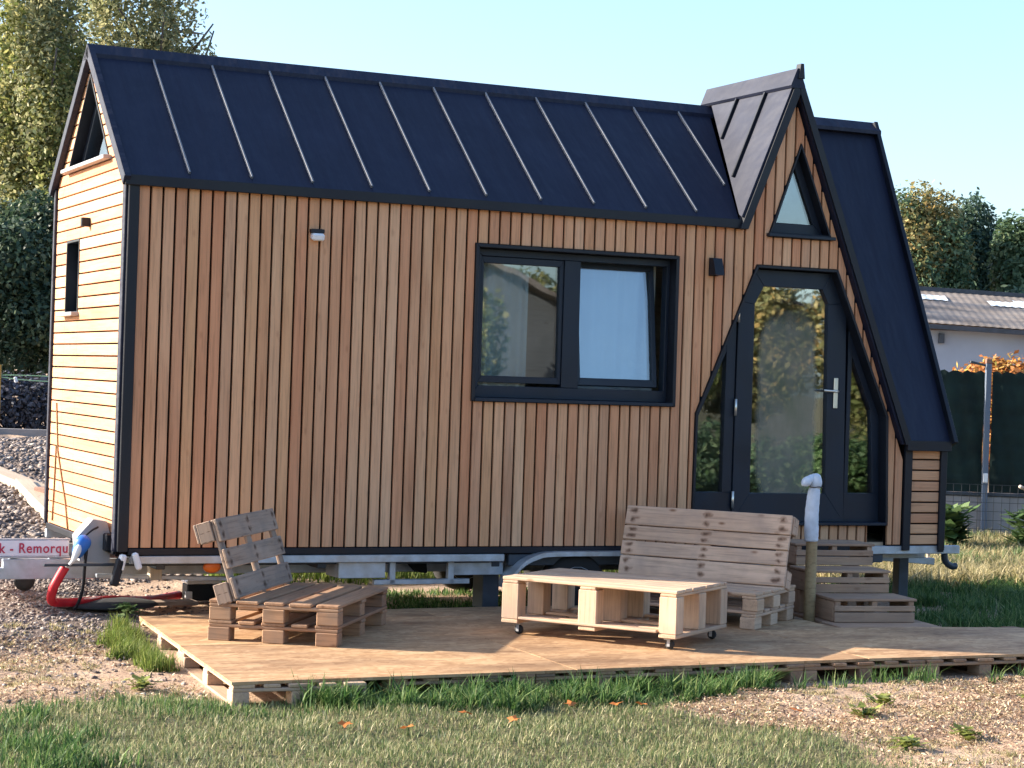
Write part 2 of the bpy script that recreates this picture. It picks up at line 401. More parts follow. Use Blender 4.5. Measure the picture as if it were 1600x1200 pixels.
def spline(pts, k=6):
    P = [Vector(p) for p in pts]; P = [P[0]*2-P[1]]+P+[P[-1]*2-P[-2]]; out = []
    for i in range(1, len(P)-2):
        for j in range(k):
            t = j/k; a, b, c, d = P[i-1:i+3]
            out.append(.5*((2*b)+(c-a)*t+(2*a-5*b+4*c-d)*t*t+(3*b-a-3*c+d)*t**3))
    out.append(P[-2]); return out
def lathe(name, mat, parent, prof, n=16, M4=None):
    V = []; F = []
    for r, z in prof:
        for k in range(n): a = 2*math.pi*k/n; V.append(Vector((r*math.cos(a), r*math.sin(a), z)))
    for i in range(len(prof)-1):
        for k in range(n): F.append([i*n+k, i*n+(k+1) % n, (i+1)*n+(k+1) % n, (i+1)*n+k])
    F += [list(range(n))[::-1], list(range((len(prof)-1)*n, len(prof)*n))]
    if M4 is not None: V = [M4 @ v for v in V]
    return mesh_np(name, V, F, mat, parent, True)

# polygon clipping
def clip(poly, a, b, c):
    """keep a*x+b*z<=c"""
    out = []; n = len(poly)
    for i in range(n):
        p, q = poly[i], poly[(i+1) % n]; dp = a*p[0]+b*p[1]-c; dq = a*q[0]+b*q[1]-c
        if dp <= 0: out.append(p)
        if (dp < 0 < dq) or (dq < 0 < dp):
            t = dp/(dp-dq); out.append((p[0]+(q[0]-p[0])*t, p[1]+(q[1]-p[1])*t))
    return out if len(out) > 2 else []
def area(p): return abs(sum(p[i][0]*p[(i+1) % len(p)][1]-p[(i+1) % len(p)][0]*p[i][1] for i in range(len(p))))/2 if p else 0
def subtract(pieces, hole, grow=0):
    """hole: convex CCW; edges are tried in the order given"""
    hx = sum(p[0] for p in hole)/len(hole); hz = sum(p[1] for p in hole)/len(hole)
    edges = []
    for i in range(len(hole)):
        p, q = hole[i], hole[(i+1) % len(hole)]; a, b = q[1]-p[1], -(q[0]-p[0]); l = math.hypot(a, b); a /= l; b /= l
        c = a*p[0]+b*p[1]
        if a*hx+b*hz > c: a, b, c = -a, -b, -c
        edges.append((abs(b), a, b, c+grow))
    edges.sort(key=lambda e: e[0])
    res = []
    for rem in pieces:
        for _, a, b, c in edges:
            o = clip(rem, -a, -b, -c)
            if area(o) > 4e-5: res.append(o)
            rem = clip(rem, a, b, c)
            if area(rem) < 4e-5: break
    return res
def groups(pieces):
    """pieces that touch belong to one plank"""
    n = len(pieces); g = list(range(n))
    def bb(p): xs = [q[0] for q in p]; zs = [q[1] for q in p]; return min(xs), max(xs), min(zs), max(zs)
    B = [bb(p) for p in pieces]
    for i in range(n):
        for j in range(i):
            a, b = B[i], B[j]
            if a[0] <= b[1]+1e-3 and b[0] <= a[1]+1e-3 and a[2] <= b[3]+1e-3 and b[2] <= a[3]+1e-3:
                gi, gj = g[i], g[j]; g = [gj if x == gi else x for x in g]
    return [[pieces[i] for i in range(n) if g[i] == k] for k in sorted(set(g))]

# ------------------------------------------------------------------ ground
GZ = -.412
def sst(a, b, x): t = np.clip((x-a)/(b-a), 0, 1); return t*t*(3-2*t)
def gh(x, y):
    x = np.asarray(x, float); y = np.asarray(y, float)
    h = GZ+.85*sst(2.5, 11, y)*(1-sst(3.5, 7.5, x))
    h = h+.11*(1-sst(.1, .6, x))*sst(-1.2, .2, y)*(1-sst(2.4, 4, y))
    far = sst(60, 260, np.hypot(x, y)); h = h+far*1.0
    rough = .012*np.sin(x*5.1+y*2.3)+.010*np.sin(x*2.7-y*6.1+1)+.008*np.sin(x*11.3+y*9.7)
    under = sst(-.4, 0, x)*(1-sst(6.2, 6.6, x))*sst(-3.6, -3.2, y)*(1-sst(2.6, 3, y))
    return h+rough*(1-under)-.01*under
def lawn_mask(x, y):
    a = 1-sst(2.15, 2.85, x+.22*(y+4.5)+.15*np.sin(y*4))      # lawn lies left of a line near x = 2.5
    b = 1-sst(-3.35, -2.75, y+.12*np.sin(x*3.1)+.28*np.clip(x, -3, 0)*0)
    return np.maximum(a*b, sst(7, 9, x)*(1-sst(-9, -7, y)))
def gravel_mask(x, y): return (1-sst(-.1, .5, x-.12*y))*sst(-1.6, -.4, y)+sst(3, 5, y)*(1-sst(4, 6, x))*(1-sst(12, 15, y))
xs = np.unique(np.concatenate([np.arange(-6, 12, .12), np.linspace(-400, -6, 34), np.linspace(12, 400, 34)]))
ys = np.unique(np.concatenate([np.arange(-8, 16, .12), np.linspace(-300, -8, 26), np.linspace(16, 600, 40)]))
GX, GY = np.meshgrid(xs, ys); Gz = gh(GX, GY)
gv = np.stack([GX, GY, Gz], -1).reshape(-1, 3); nx, ny = len(xs), len(ys)
idx = np.arange(nx*ny).reshape(ny, nx)
gf = np.stack([idx[:-1, :-1], idx[:-1, 1:], idx[1:, 1:], idx[1:, :-1]], -1).reshape(-1, 4)
ground = mesh_np('ground', gv.tolist(), gf.tolist(), M_SOIL, None, True); tag(ground, kind='structure')
for nm, fn in (('lawn', lawn_mask), ('gravel', gravel_mask)):
    a = ground.data.attributes.new(nm, 'FLOAT', 'POINT'); a.data.foreach_set('value', np.clip(fn(GX, GY), 0, 1).astype(np.float32).ravel())

# ------------------------------------------------------------------ tiny house
H = thing('tiny_house', 'timber clad tiny house with dark metal roof and pointed A-shaped glazed entrance', 'tiny house', (3.6, 1.25, GZ))
HM = Matrix.Translation((-3.6, -1.25, -GZ))
class HP:  # parts are written in world coordinates and re-based on the house's Empty
    pass
def hb(o, parent=H):
    o.matrix_basis = HM @ o.matrix_basis if parent is H else o.matrix_basis
    return o
LEN, WID, ZB, ZE = 7.28, 2.5, .195, 2.835
RIDGE = (1.30, 3.985); EAVE_F = (-.02, 2.89); EAVE_B = (2.55, 2.99)
SL = 2.48                                        # steepness of the entrance gable
APX = 5.615
def gl(z): return APX-(3.90-z)/SL                # inner left line of the gable
win_open = [(2.745, 1.33), (4.56, 1.33), (4.555, 2.563), (2.74, 2.563)]
door_open = [(4.75, .36), (6.69, .36), (6.655, 1.304), (6.092, 2.533), (5.294, 2.533), (4.755, 1.286)]
door_low = [(6.49, .10), (6.70, .10), (6.69, .361), (6.49, .361)]
tri_open = [(5.392, 2.772), (6.03, 2.772), (5.69, 3.575)]
def wall_pieces(x0, x1, z0):
    rect = [(x0, z0), (x1, z0), (x1, 5), (x0, 5)]
    A = clip(clip(rect, 1, 0, 5.185), 0, 1, ZE)
    B = clip(rect, -1, 0, -5.185)
    B = clip(B, -SL, 1, 3.95-SL*APX); B = clip(B, SL, 1, 3.95+SL*APX)
    ps = [p for p in (A, B) if area(p) > 1e-5]
    for h in (win_open, door_open, door_low, tri_open): ps = subtract(ps, h, .002)
    return ps
pitch = .0928
x = .078; np_ = 0
while x < 6.84:
    w = min(pitch-.0175, 6.845-x)
    if w > .02:
        ps = [p for p in wall_pieces(x, x+w, ZB) if area(p) > 2e-4]
        for g in groups(ps):
            hb(prism('plank', M_CEDAR, H, g, random.uniform(-.001, .0015), .022)); np_ += 1
    x += pitch
# black membrane behind the planks, with the same openings
mem = []
cuts = [.0, 2.73, 2.745, 4.56, 4.75, 5.294, 5.392, 5.69, 6.03, 6.092, 6.49, 6.655, 6.69, 7.25]
for a, b in zip(cuts[:-1], cuts[1:]): mem += [p for p in wall_pieces(a, b, .13) if area(p) > 1e-5]
hb(prism('wall_membrane', M_MEMB, H, mem, .026, .06, bev=0))
# horizontal planks of the narrow wall at the right of the entrance
z = ZB+.002
while z < 1.02:
    hb(bar('plank', M_CEDAR, H, (7.075, .012, min(z+.04, 1.0)), (.30, .022, .0798))); z += pitch
hb(bar('wall_membrane', M_MEMB, H, (7.06, .04, .60), (.42, .03, .94), bev=0))
# left end wall: horizontal planks on x = 0
tri_l = [(.62, 3.06), (2.09, 3.06), (1.36, 3.80)]
lwin = [(1.56, 1.915), (2.03, 1.915), (2.03, 2.51), (1.56, 2.51)]
def rakeclip(p):
    sf = (RIDGE[1]-EAVE_F[1])/(RIDGE[0]-EAVE_F[0]); sb = (RIDGE[1]-EAVE_B[1])/(RIDGE[0]-EAVE_B[0])
    p = clip(p, -sf, 1, EAVE_F[1]-.04-sf*EAVE_F[0]); return clip(p, -sb, 1, EAVE_B[1]-.04-sb*EAVE_B[0])
z = ZB
while z < 3.93:
    r = rakeclip([(.10, z), (2.44, z), (2.44, z+.0805), (.10, z+.0805)])
    if area(r) > 1e-4:
        ps = subtract(subtract([r], tri_l, .002), lwin, .002)
        for g in groups([p for p in ps if area(p) > 2e-4]):
            hb(prism('plank', M_CEDAR, H, g, random.uniform(-.001, .0015), .022, 'X'))
    z += pitch
full = rakeclip([(.0, .13), (2.5, .13), (2.5, 5), (.0, 5)])
hb(prism('end_wall_membrane', M_MEMB, H, subtract(subtract([full], tri_l, .002), lwin, .002), .026, .06, 'X', bev=0))
# right end wall, back wall, floor, inner lining
hb(prism('end_wall', M_TRIM, H, [[(-.02, .13), (1.3, .13), (1.3, 3.93), (-.02, 1.06)], [(1.3, .13), (2.5, .13), (2.5, 2.95), (1.3, 3.93)]], LEN, LEN-.05, 'X', bev=0))
hb(bar('back_wall', M_TRIM, H, (LEN/2, WID-.03, 1.55), (LEN-.12, .05, 2.8), bev=0))
hb(bar('floor_panel', M_INT, H, (LEN/2, WID/2, .17), (LEN-.12, WID-.12, .08), bev=0))
hb(bar('inner_lining', M_INT, H, (LEN/2, WID-.075, 1.6), (LEN-.14, .02, 2.6), bev=0))
hb(bar('inner_partition', M_INT, H, (2.30, 1.25, 1.55), (.05, 2.3, 2.6), bev=0))
hb(bar('inner_partition', M_INT, H, (4.72, 1.55, 1.55), (.05, 1.6, 2.6), bev=0))
# roof sheets (one per bay between seams), seams, ridge cap, eaves
seams = [.45, .925, 1.40, 1.875, 2.35, 2.83, 3.305, 3.775, 4.25, 4.72]
sf = (RIDGE[1]-EAVE_F[1])/(RIDGE[0]-EAVE_F[0]); fn = Vector((0, -sf, 1)).normalized()
def rf(x, y, lift=0): return Vector((x, y, EAVE_F[1]+sf*(y-EAVE_F[0])))+fn*lift
def gx(z): return 5.59-(4.14-z)/2.5              # left face of the gable roof
ed = [-.05]+seams
for a, b in zip(ed[:-1], ed[1:]):
    hb(slab('roof_sheet', M_ROOF, H, [rf(a+.001, EAVE_F[0]), rf(b-.001, EAVE_F[0]), rf(b-.001, RIDGE[0]), rf(a+.001, RIDGE[0])], fn, .04))
hb(slab('roof_sheet', M_ROOF, H, [rf(4.721, EAVE_F[0]), rf(5.10, EAVE_F[0]), rf(5.53, RIDGE[0]), rf(4.721, RIDGE[0])], fn, .04))
for k, sx in enumerate(seams+[5.17]):
    y0 = .03 if k < 10 else .36
    p0, p1 = rf(sx, y0, .0125), rf(sx, 1.21, .0125); c = (p0+p1)/2; d = p1-p0
    X = Matrix((Vector((1, 0, 0)), d.normalized(), Vector((1, 0, 0)).cross(d.normalized()))).transposed()
    hb(bar('roof_seam', M_SEAM_GLINT, H, c, (.016, d.length, .025), X, .003))
bs = (RIDGE[1]-EAVE_B[1])/(RIDGE[0]-EAVE_B[0]); bn = Vector((0, -bs, 1)).normalized()
hb(slab('roof_sheet', M_ROOF, H, [(-.05, RIDGE[0], RIDGE[1]), (LEN+.04, RIDGE[0], RIDGE[1]), (LEN+.04, EAVE_B[0], EAVE_B[1]), (-.05, EAVE_B[0], EAVE_B[1])], bn, .04))
def cap(x0, x1):
    a = .105; V = []
    for xx in (x0, x1):
        for (yy, zz) in ((RIDGE[0]-a, RIDGE[1]-a*sf), (RIDGE[0]-a+.0, RIDGE[1]-a*sf+.033), (RIDGE[0], RIDGE[1]+.033), (RIDGE[0]+a, RIDGE[1]-a*.9+.033), (RIDGE[0]+a, RIDGE[1]-a*.9)):
            V.append((xx, yy, zz))
    F = [[0, 1, 2, 3, 4], [9, 8, 7, 6, 5]]+[[i, i+5, (i+1) % 5+5, (i+1) % 5] for i in range(5)]
    return hb(solid('ridge_cap', M_ROOF, H, V, F))
cap(-.055, 5.585); cap(5.70, LEN+.045)
hb(bar('eave_fascia', M_TRIM, H, (2.56, -.035, 2.857), (5.20, .03, .076)))
hb(bar('eave_fascia', M_TRIM, H, (LEN/2, EAVE_B[0]+.012, 2.95), (LEN+.06, .03, .09)))
# rake trim of the left end
for (ya, za, yb, zb) in ((EAVE_F[0]-.02, EAVE_F[1]-.035, RIDGE[0], RIDGE[1]-.02), (EAVE_B[0], EAVE_B[1]-.04, RIDGE[0], RIDGE[1]-.02)):
    d = Vector((0, yb-ya, zb-za)); t = d.normalized(); nn = Vector((1, 0, 0)).cross(t)
    X = Matrix((Vector((1, 0, 0)), t, nn)).transposed()
    hb(bar('rake_trim', M_GALV if False else M_ROOF, H, (-.03, (ya+yb)/2, (za+zb)/2), (.05, d.length+.02, .085), X))
# corner posts
hb(bar('corner_trim', M_TRIM, H, (.036, -.006, 1.515), (.078, .03, 2.70)))
hb(bar('corner_trim', M_ROOF, H, (-.008, .055, 1.515), (.03, .085, 2.70)))
hb(bar('corner_trim', M_ROOF, H, (-.008, 2.475, 1.57), (.03, .05, 2.78)))
hb(bar('corner_trim', M_TRIM, H, (6.885, -.006, .62), (.075, .034, .95)))
hb(bar('corner_trim', M_TRIM, H, (7.255, -.006, .61), (.065, .034, .93)))
hb(bar('base_trim', M_TRIM, H, (3.28, .012, .165), (6.40, .028, .05)))
hb(bar('base_trim', M_TRIM, H, (-.002, 1.25, .165), (.03, 2.36, .05)))
# steep roof right of the entrance gable and its low eave
lowz = 1.09
stf = Vector((0, -(RIDGE[1]-lowz), RIDGE[0]+.06)).normalized()
hb(slab('roof_sheet', M_ROOF, H, [(6.80, -.06, lowz), (LEN+.02, -.06, lowz), (LEN+.02, RIDGE[0], RIDGE[1]), (5.66, RIDGE[0], RIDGE[1]), (5.66, RIDGE[0]-.001, RIDGE[1]-.002)], stf, .04))
p0 = Vector((7.10, .02, lowz+.10)); hb(bar('eave_fascia', M_TRIM, H, (7.055, -.065, 1.055), (.46, .035, .09)))
d = Vector((0, RIDGE[0]+.06, RIDGE[1]-lowz)); t = d.normalized(); X = Matrix((Vector((1, 0, 0)), t, Vector((1, 0, 0)).cross(t))).transposed()
hb(bar('rake_trim', M_TRIM, H, (LEN+.025, (RIDGE[0]-.06)/2-.01, (RIDGE[1]+lowz)/2), (.04, d.length+.04, .10), X))
hb(bar('roof_seam', M_ROOF, H, Vector((6.42, (RIDGE[0]-.06)/2+.33, (RIDGE[1]+lowz)/2+.75))+stf*.012, (.014, d.length*.45, .024), X, .003))
# entrance gable: roof sheets, seams, ridge, fascias, finial
gn = Vector((-SL, 0, 1)).normalized(); gn2 = Vector((SL, 0, 1)).normalized()
def gp(x, y): return (x, y, 4.14-(5.59-x)*2.5)
hb(slab('roof_sheet', M_ROOF, H, [gp(5.10, -.06), gp(5.59, -.06), gp(5.59, 1.40), gp(5.555, 1.30), gp(5.11, .0)], gn, .035))
hb(slab('roof_sheet', M_ROOF, H, [(5.59, -.06, 4.14), (6.815, -.06, 1.075), (6.815, -.03, 1.075), (5.66, 1.30, 3.985), (5.59, 1.40, 4.14)], gn2, .035))
for yy, za, zb in ((.33, 4.02, 3.28), (.80, 4.02, 3.66)):
    xa, xb = 5.59-(4.14-za)/2.5, 5.59-(4.14-zb)/2.5
    d = Vector((xb-xa, 0, zb-za)); t = d.normalized(); nn = t.cross(Vector((0, 1, 0)))
    X = Matrix((t, Vector((0, 1, 0)), nn)).transposed()
    hb(bar('roof_seam', M_TRIM, H, Vector(((xa+xb)/2, yy, (za+zb)/2))+gn*.014, (d.length, .022, .028), X, .003))
V = []
for yy in (-.085, 1.42):
    for (dx, dz) in ((-.055, -.12), (-.07, -.10), (-.012, .045), (.012, .045), (.07, -.10), (.055, -.12)): V.append((5.59+dx, yy, 4.14+dz))
hb(solid('ridge_cap', M_ROOF, H, V, [[0, 1, 2, 3, 4, 5], [11, 10, 9, 8, 7, 6]]+[[i, i+6, (i+1) % 6+6, (i+1) % 6] for i in range(6)]))
out_l = [(5.045, 2.815), (5.595, 4.165)]; out_r = [(6.825, 1.06), (5.595, 4.165)]
hb(prism('gable_fascia', M_TRIM, H, [[(5.085, 2.815), (5.612, 4.150), (5.620, 3.975), (5.155, 2.815)]], -.08, .022))
hb(prism('gable_fascia', M_TRIM, H, [[(6.872, 1.06), (5.615, 4.150), (5.623, 3.975), (6.808, 1.06)]], -.08, .022))
hb(prism('finial', M_TRIM, H, [[(5.585, 4.10), (5.645, 4.10), (5.632, 4.225), (5.602, 4.225)]], -.10, -.03))

# windows -------------------------------------------------------------
def frame_ring(name, mat, parent, outer, inner, y0, y1, bev=.003):
    n = len(outer); polys = [[outer[i], outer[(i+1) % n], inner[(i+1) % n], inner[i]] for i in range(n)]
    return prism(name, mat, parent, polys, y0, y1, bev=bev)
def pane(name, mat, parent, poly, y, y2):
    V = [(p[0], y, p[1]) for p in poly]+[(p[0], y2, p[1]) for p in poly]; n = len(poly)
    return solid(name, mat, parent, V, [list(range(n)), list(range(n, 2*n))[::-1]]+[[i, i+n, (i+1) % n+n, (i+1) % n] for i in range(n)])
def sub(o, parent):
    "parent holds a world-placed mesh: keep the world position of o"
    bpy.context.view_layer.update() if False else None
    o.parent = parent
    pm = parent.matrix_basis
    if parent.parent is not None and parent.parent is H: pm = HM.inverted() @ pm
    o.matrix_basis = pm.inverted() @ o.matrix_basis
    return o
def inset(poly, e):
    cx = (min(p[0] for p in poly)+max(p[0] for p in poly))/2; cz = (min(p[1] for p in poly)+max(p[1] for p in poly))/2
    return [(p[0]+(e if p[0] < cx else -e), p[1]+(e if p[1] < cz else -e)) for p in poly]
wo_ = [(2.742, 1.332), (4.558, 1.332), (4.553, 2.561), (2.742, 2.561)]
win = hb(frame_ring('window', M_TRIM, H, wo_, inset(wo_, .028), -.022, .20))         # reveal lining
tag(win, 'wide two-light window')
sub(frame_ring('frame', M_FRAME, None, [(2.775, 1.362), (4.528, 1.362), (4.528, 2.53), (2.775, 2.53)], [(2.84, 1.455), (4.498, 1.455), (4.498, 2.475), (2.84, 2.475)], .09, .17), win)
sub(prism('mullion', M_FRAME, None, [[(3.565, 1.456), (3.715, 1.456), (3.705, 2.474), (3.565, 2.474)]], .085, .165), win)
s1 = sub(frame_ring('sash', M_FRAME, None, [(2.842, 1.48), (3.563, 1.48), (3.563, 2.472), (2.842, 2.472)], [(2.868, 1.533), (3.535, 1.533), (3.528, 2.42), (2.864, 2.42)], .10, .16), win)
sub(pane('pane', M_GLASS, None, [(2.862, 1.53), (3.54, 1.53), (3.535, 2.425), (2.86, 2.425)], .125, .145), win)
sub(bar('sill', M_FRAME, None, (3.65, .03, 1.345), (1.76, .13, .03)), win)
# the right sash is tilted inwards at the top
sash = frame_ring('sash', M_FRAME, None, [(3.72, 1.475), (4.445, 1.475), (4.445, 2.49), (3.72, 2.49)], [(3.745, 1.535), (4.405, 1.535), (4.405, 2.435), (3.745, 2.435)], .10, .16)
gp_ = pane('pane', M_GLASS, None, [(3.74, 1.53), (4.41, 1.53), (4.41, 2.44), (3.74, 2.44)], .125, .145)
T = Matrix.Translation((0, .16, 1.475)) @ Matrix.Rotation(R(-7), 4, 'X') @ Matrix.Translation((0, -.16, -1.475))
for o in (sash, gp_):
    o.matrix_basis = T @ o.matrix_basis; sub(o, win)
def curtain(x0, x1, z0, z1, y, amp, per, parent):
    n = int((x1-x0)/.012); V = []; F = []
    for i in range(n+1):
        xx = x0+(x1-x0)*i/n; yy = y+amp*math.sin(2*math.pi*xx/per+.6*math.sin(xx*9))
        V += [(xx, yy, z0), (xx, yy+.004*math.sin(xx*40), z1)]
    for i in range(n): F.append([2*i, 2*i+2, 2*i+3, 2*i+1])
    o = mesh_np('curtain', V, F, M_CURT, None, True); return sub(o, parent)
curtain(2.84, 3.31, 1.40, 2.52, .205, .018, .13, win)
curtain(3.66, 4.52, 1.40, 2.52, .33, .02, .21, win)

to = [(5.394, 2.774), (6.028, 2.774), (5.69, 3.570)]
def tri_in(t, e, eb):
    (ax, az), (bx, bz), (cx, cz) = t; k = math.hypot(cx-ax, cz-az)/(cz-az)
    kk = (cz-az)/((bx-ax)/2)
    w = (bx-ax)/2; d = e*math.hypot(1, kk)/kk
    zb = az+eb; top = cz-d*kk
    l = ax+(zb-az)/(cz-az)*(cx-ax)+d; r_ = bx-(zb-bz)/(cz-bz)*(bx-cx)-d
    return [(l, zb), (r_, zb), (cx, top)]
tw = hb(frame_ring('window', M_TRIM, H, to, tri_in(to, .014, .04), -.015, .17)); tag(tw, 'small triangular window in the gable')
fr_o = tri_in(to, .016, .045); fr_i = tri_in(to, .075, .13)
sub(frame_ring('frame', M_FRAME, None, fr_o, fr_i, .085, .14), tw)
sub(pane('pane', M_GLASS, None, tri_in(to, .07, .125), .105, .12), tw)
sub(bar('sill', M_FRAME, None, (5.711, .0, 2.788), (.66, .10, .028)), tw)

# entrance door -------------------------------------------------------
do_ = [(4.752, .362), (6.688, .362), (6.653, 1.304), (6.091, 2.531), (5.296, 2.531), (4.757, 1.286)]
di_ = [(4.772, .382), (6.665, .382), (6.632, 1.298), (6.078, 2.508), (5.308, 2.508), (4.777, 1.282)]
dr = hb(frame_ring('entrance', M_TRIM, H, do_, di_, -.02, .19)); tag(dr, 'six-sided glazed entrance')
# side lights
sub(prism('side_panel', M_FRAME, None, [[(4.775, .384), (5.178, .384), (5.178, .63), (4.775, .63)], [(5.088, .63), (5.178, .63), (5.178, 2.20), (5.088, 1.99)], [(4.775, .63), (4.838, .63), (4.83, 1.245), (4.779, 1.282)], [(4.779, 1.282), (4.83, 1.245), (5.088, 1.80), (5.088, 1.99)]], .09, .16), dr)
sub(pane('pane', M_GLASS, None, [(4.83, .625), (5.092, .625), (5.092, 1.81), (4.825, 1.24)], .12, .135), dr)
sub(prism('side_panel', M_FRAME, None, [[(6.296, .384), (6.662, .384), (6.655, .63), (6.296, .63)], [(6.296, .63), (6.336, .63), (6.336, 1.80), (6.296, 2.02)], [(6.336, 1.80), (6.545, 1.352), (6.629, 1.298), (6.296, 2.02)], [(6.545, 1.352), (6.592, .63), (6.655, .63), (6.629, 1.298)]], .09, .16), dr)
sub(pane('pane', M_GLASS, None, [(6.33, .625), (6.597, .625), (6.55, 1.36), (6.33, 1.815)], .12, .135), dr)
lo = [(5.184, .386), (6.290, .386), (6.252, 2.245), (6.085, 2.500), (5.318, 2.500), (5.184, 2.225)]
li = [(5.350, .625), (6.098, .625), (6.066, 2.240), (6.002, 2.362), (5.420, 2.362), (5.338, 2.208)]
leaf = sub(frame_ring('door_leaf', M_FRAME, None, lo, li, .075, .15), dr)
bpy.context.view_layer.update()
def top2(o, parent_l2):
    "sub-part of a house part that is already placed"
    return sub(o, parent_l2)
sub(pane('pane', M_GLASSD, None, [(5.345, .62), (6.103, .62), (6.071, 2.242), (6.006, 2.367), (5.416, 2.367), (5.333, 2.21)], .105, .125), dr)
hd = bar('handle', M_CHROME, None, (6.165, .068, 1.485), (.042, .014, .26), bev=.006); sub(hd, dr)
hl = tube('handle', M_CHROME, None, [(6.165, .06, 1.50), (6.165, .028, 1.50), (6.145, .022, 1.50), (6.02, .022, 1.505)], .010, 8); sub(hl, dr)
for zz in (2.12, 1.34, .57): sub(tube('hinge', M_CHROME, None, [(5.180, .066, zz-.07), (5.180, .066, zz+.07)], .012, 8), dr)
sub(bar('threshold', M_FRAME, None, (5.72, .0, .375), (1.86, .10, .025)), dr)

# left end windows
tl_o = tri_l; 
def ringX(name, mat, outer, inner, x0, x1):
    n = len(outer); polys = [[outer[i], outer[(i+1) % n], inner[(i+1) % n], inner[i]] for i in range(n)]
    return prism(name, mat, None, polys, x0, x1, 'X', bev=.003)
def tri_off(t, e):
    c = (sum(p[0] for p in t)/3, sum(p[1] for p in t)/3)
    return [(p[0]+(c[0]-p[0])*e, p[1]+(c[1]-p[1])*e) for p in t]
lt = hb(ringX('window', M_TRIM, tri_l, tri_off(tri_l, .05), -.008, .16)); lt.parent = H; tag(lt, 'triangular loft window')
sub(ringX('frame', M_FRAME, tri_off(tri_l, .05), tri_off(tri_l, .26), .08, .14), lt)
def paneX(poly, x0, x1):
    V = [(x0, p[0], p[1]) for p in poly]+[(x1, p[0], p[1]) for p in poly]; n = len(poly)
    return solid('pane', M_GLASS, None, V, [list(range(n)), list(range(n, 2*n))[::-1]]+[[i, i+n, (i+1) % n+n, (i+1) % n] for i in range(n)])
sub(paneX(tri_off(tri_l, .25), .10, .115), lt)
sub(bar('sill', M_GREYP, None, (-.025, 1.33, 3.075), (.08, 1.50, .03)), lt)
lw = hb(ringX('window', M_TRIM, lwin, inset(lwin, .02), -.006, .16)); lw.parent = H; tag(lw, 'narrow window')
sub(ringX('frame', M_FRAME, inset(lwin, .02), inset(lwin, .08), .09, .14), lw)
sub(paneX(inset(lwin, .075), .11, .12), lw)
sub(bar('sill', M_GREYP, None, (-.025, 1.80, 1.912), (.075, .54, .03)), lw)
hk = hb(bar('wall_hook', M_TRIM, H, (-.035, 1.235, 2.62), (.07, .05, .07)))
# wall fittings
wl = hb(prism('wall_lamp', M_TRIM, H, [[(4.835, 2.415), (4.925, 2.415), (4.925, 2.565), (4.835, 2.565)]], -.004, -.012))
hb(solid('lamp_shade', M_TRIM, H, [(4.838, -.013, 2.42), (4.922, -.013, 2.42), (4.922, -.013, 2.56), (4.838, -.013, 2.56), (4.838, -.12, 2.42), (4.922, -.12, 2.42), (4.922, -.07, 2.56), (4.838, -.07, 2.56)],
   [[0, 1, 2, 3], [4, 5, 6, 7], [0, 1, 5, 4], [1, 2, 6, 5], [2, 3, 7, 6], [3, 0, 4, 7]]))
hb(bar('motion_sensor', M_WHITE, H, (1.433, -.035, 2.53), (.095, .07, .055), (R(14), 0, 0), .012))
hb(bar('sensor_bracket', M_TRIM, H, (1.431, -.022, 2.572), (.105, .055, .03)))
hb(bar('power_inlet', M_WHITE, H, (-.04, .38, .24), (.06, .12, .16), bev=.012))
hb(bar('power_inlet', M_TRIM, H, (-.03, .19, .22), (.05, .12, .13), bev=.01))
for pts in ([(2.21, 1.19), (2.10, .80), (1.75, .40), (1.635, .20)], [(2.17, .84), (2.20, .45), (2.23, .22)]):  # thin brown tubes standing in for wire shadows on the end wall
    o = tube('wall_shadow_line', M_WIRE_SHADOW, H, [(-.008, a, b) for a, b in spline3] if False else [(-.008, p[0], p[1]) for p in pts], .007, 5); hb(o)

# ------------------------------------------------------------------ trailer under the house
T_ = thing('trailer', 'galvanised trailer chassis under the tiny house with white lettered drawbar board', 'trailer', (3.6, 1.25, GZ))
def tb(o): o.matrix_basis = HM @ o.matrix_basis; return o
def tbar(name, mat, c, d, rot=None, bev=.004): return tb(bar(name, mat, T_, c, d, rot, bev))
tbar('side_rail', M_GALV, (1.59, .03, .105), (2.98, .06, .058))
tbar('side_rail', M_STEELD, (4.90, .05, .085), (3.55, .06, .09))
tbar('side_rail', M_GALV, (6.98, .03, .148), (.98, .06, .07))
tbar('side_rail', M_GALV, (3.64, 2.46, .10), (7.3, .06, .07))
for xx in (.35, 1.6, 3.05, 5.2, 6.6): tbar('cross_beam', M_STEELD, (xx, 1.25, .07), (.07, 2.30, .09))
for yy in (.62, 1.88): tbar('long_beam', M_GALV, (2.6, yy, .0), (6.6, .07, .12))
tbar('drawbar', M_GALV, (-.25, .62, -.045), (1.5, .07, .085))
tbar('drawbar', M_GALV, (-.25, 1.88, -.045), (1.5, .07, .085))
tbar('drawbar', M_GALV, (-.85, 1.25, -.045), (.08, 1.3, .085))
tbar('drawbar', M_GALV, (.20, 1.25, -.045), (.08, 1.2, .085))
for xx in (-.62, -.28): tbar('sign_bracket', M_GALV, (xx, .64, .035), (.06, .03, .09))
tbar('sign_bracket', M_GALV, (-.31, .63, .05), (.10, .05, .12))
sgn = tbar('sign_board', M_SIGN, (-.70, .60, .142), (.96, .025, .115), None, .003); tag(sgn, 'white board with magenta lettering')
tbar('sign_frame', M_GALV, (-.70, .605, .207), (.98, .035, .012)); tbar('sign_frame', M_GALV, (-.70, .605, .076), (.98, .04, .014))
cu = bpy.data.curves.new('lettering', 'FONT'); cu.body = 'ck - Remorqu'; cu.size = .104; cu.extrude = .002; cu.offset = .0012; cu.space_character = 1.12
to_ = bpy.data.objects.new('lettering_src', cu); C.objects.link(to_)
bpy.context.view_layer.update()
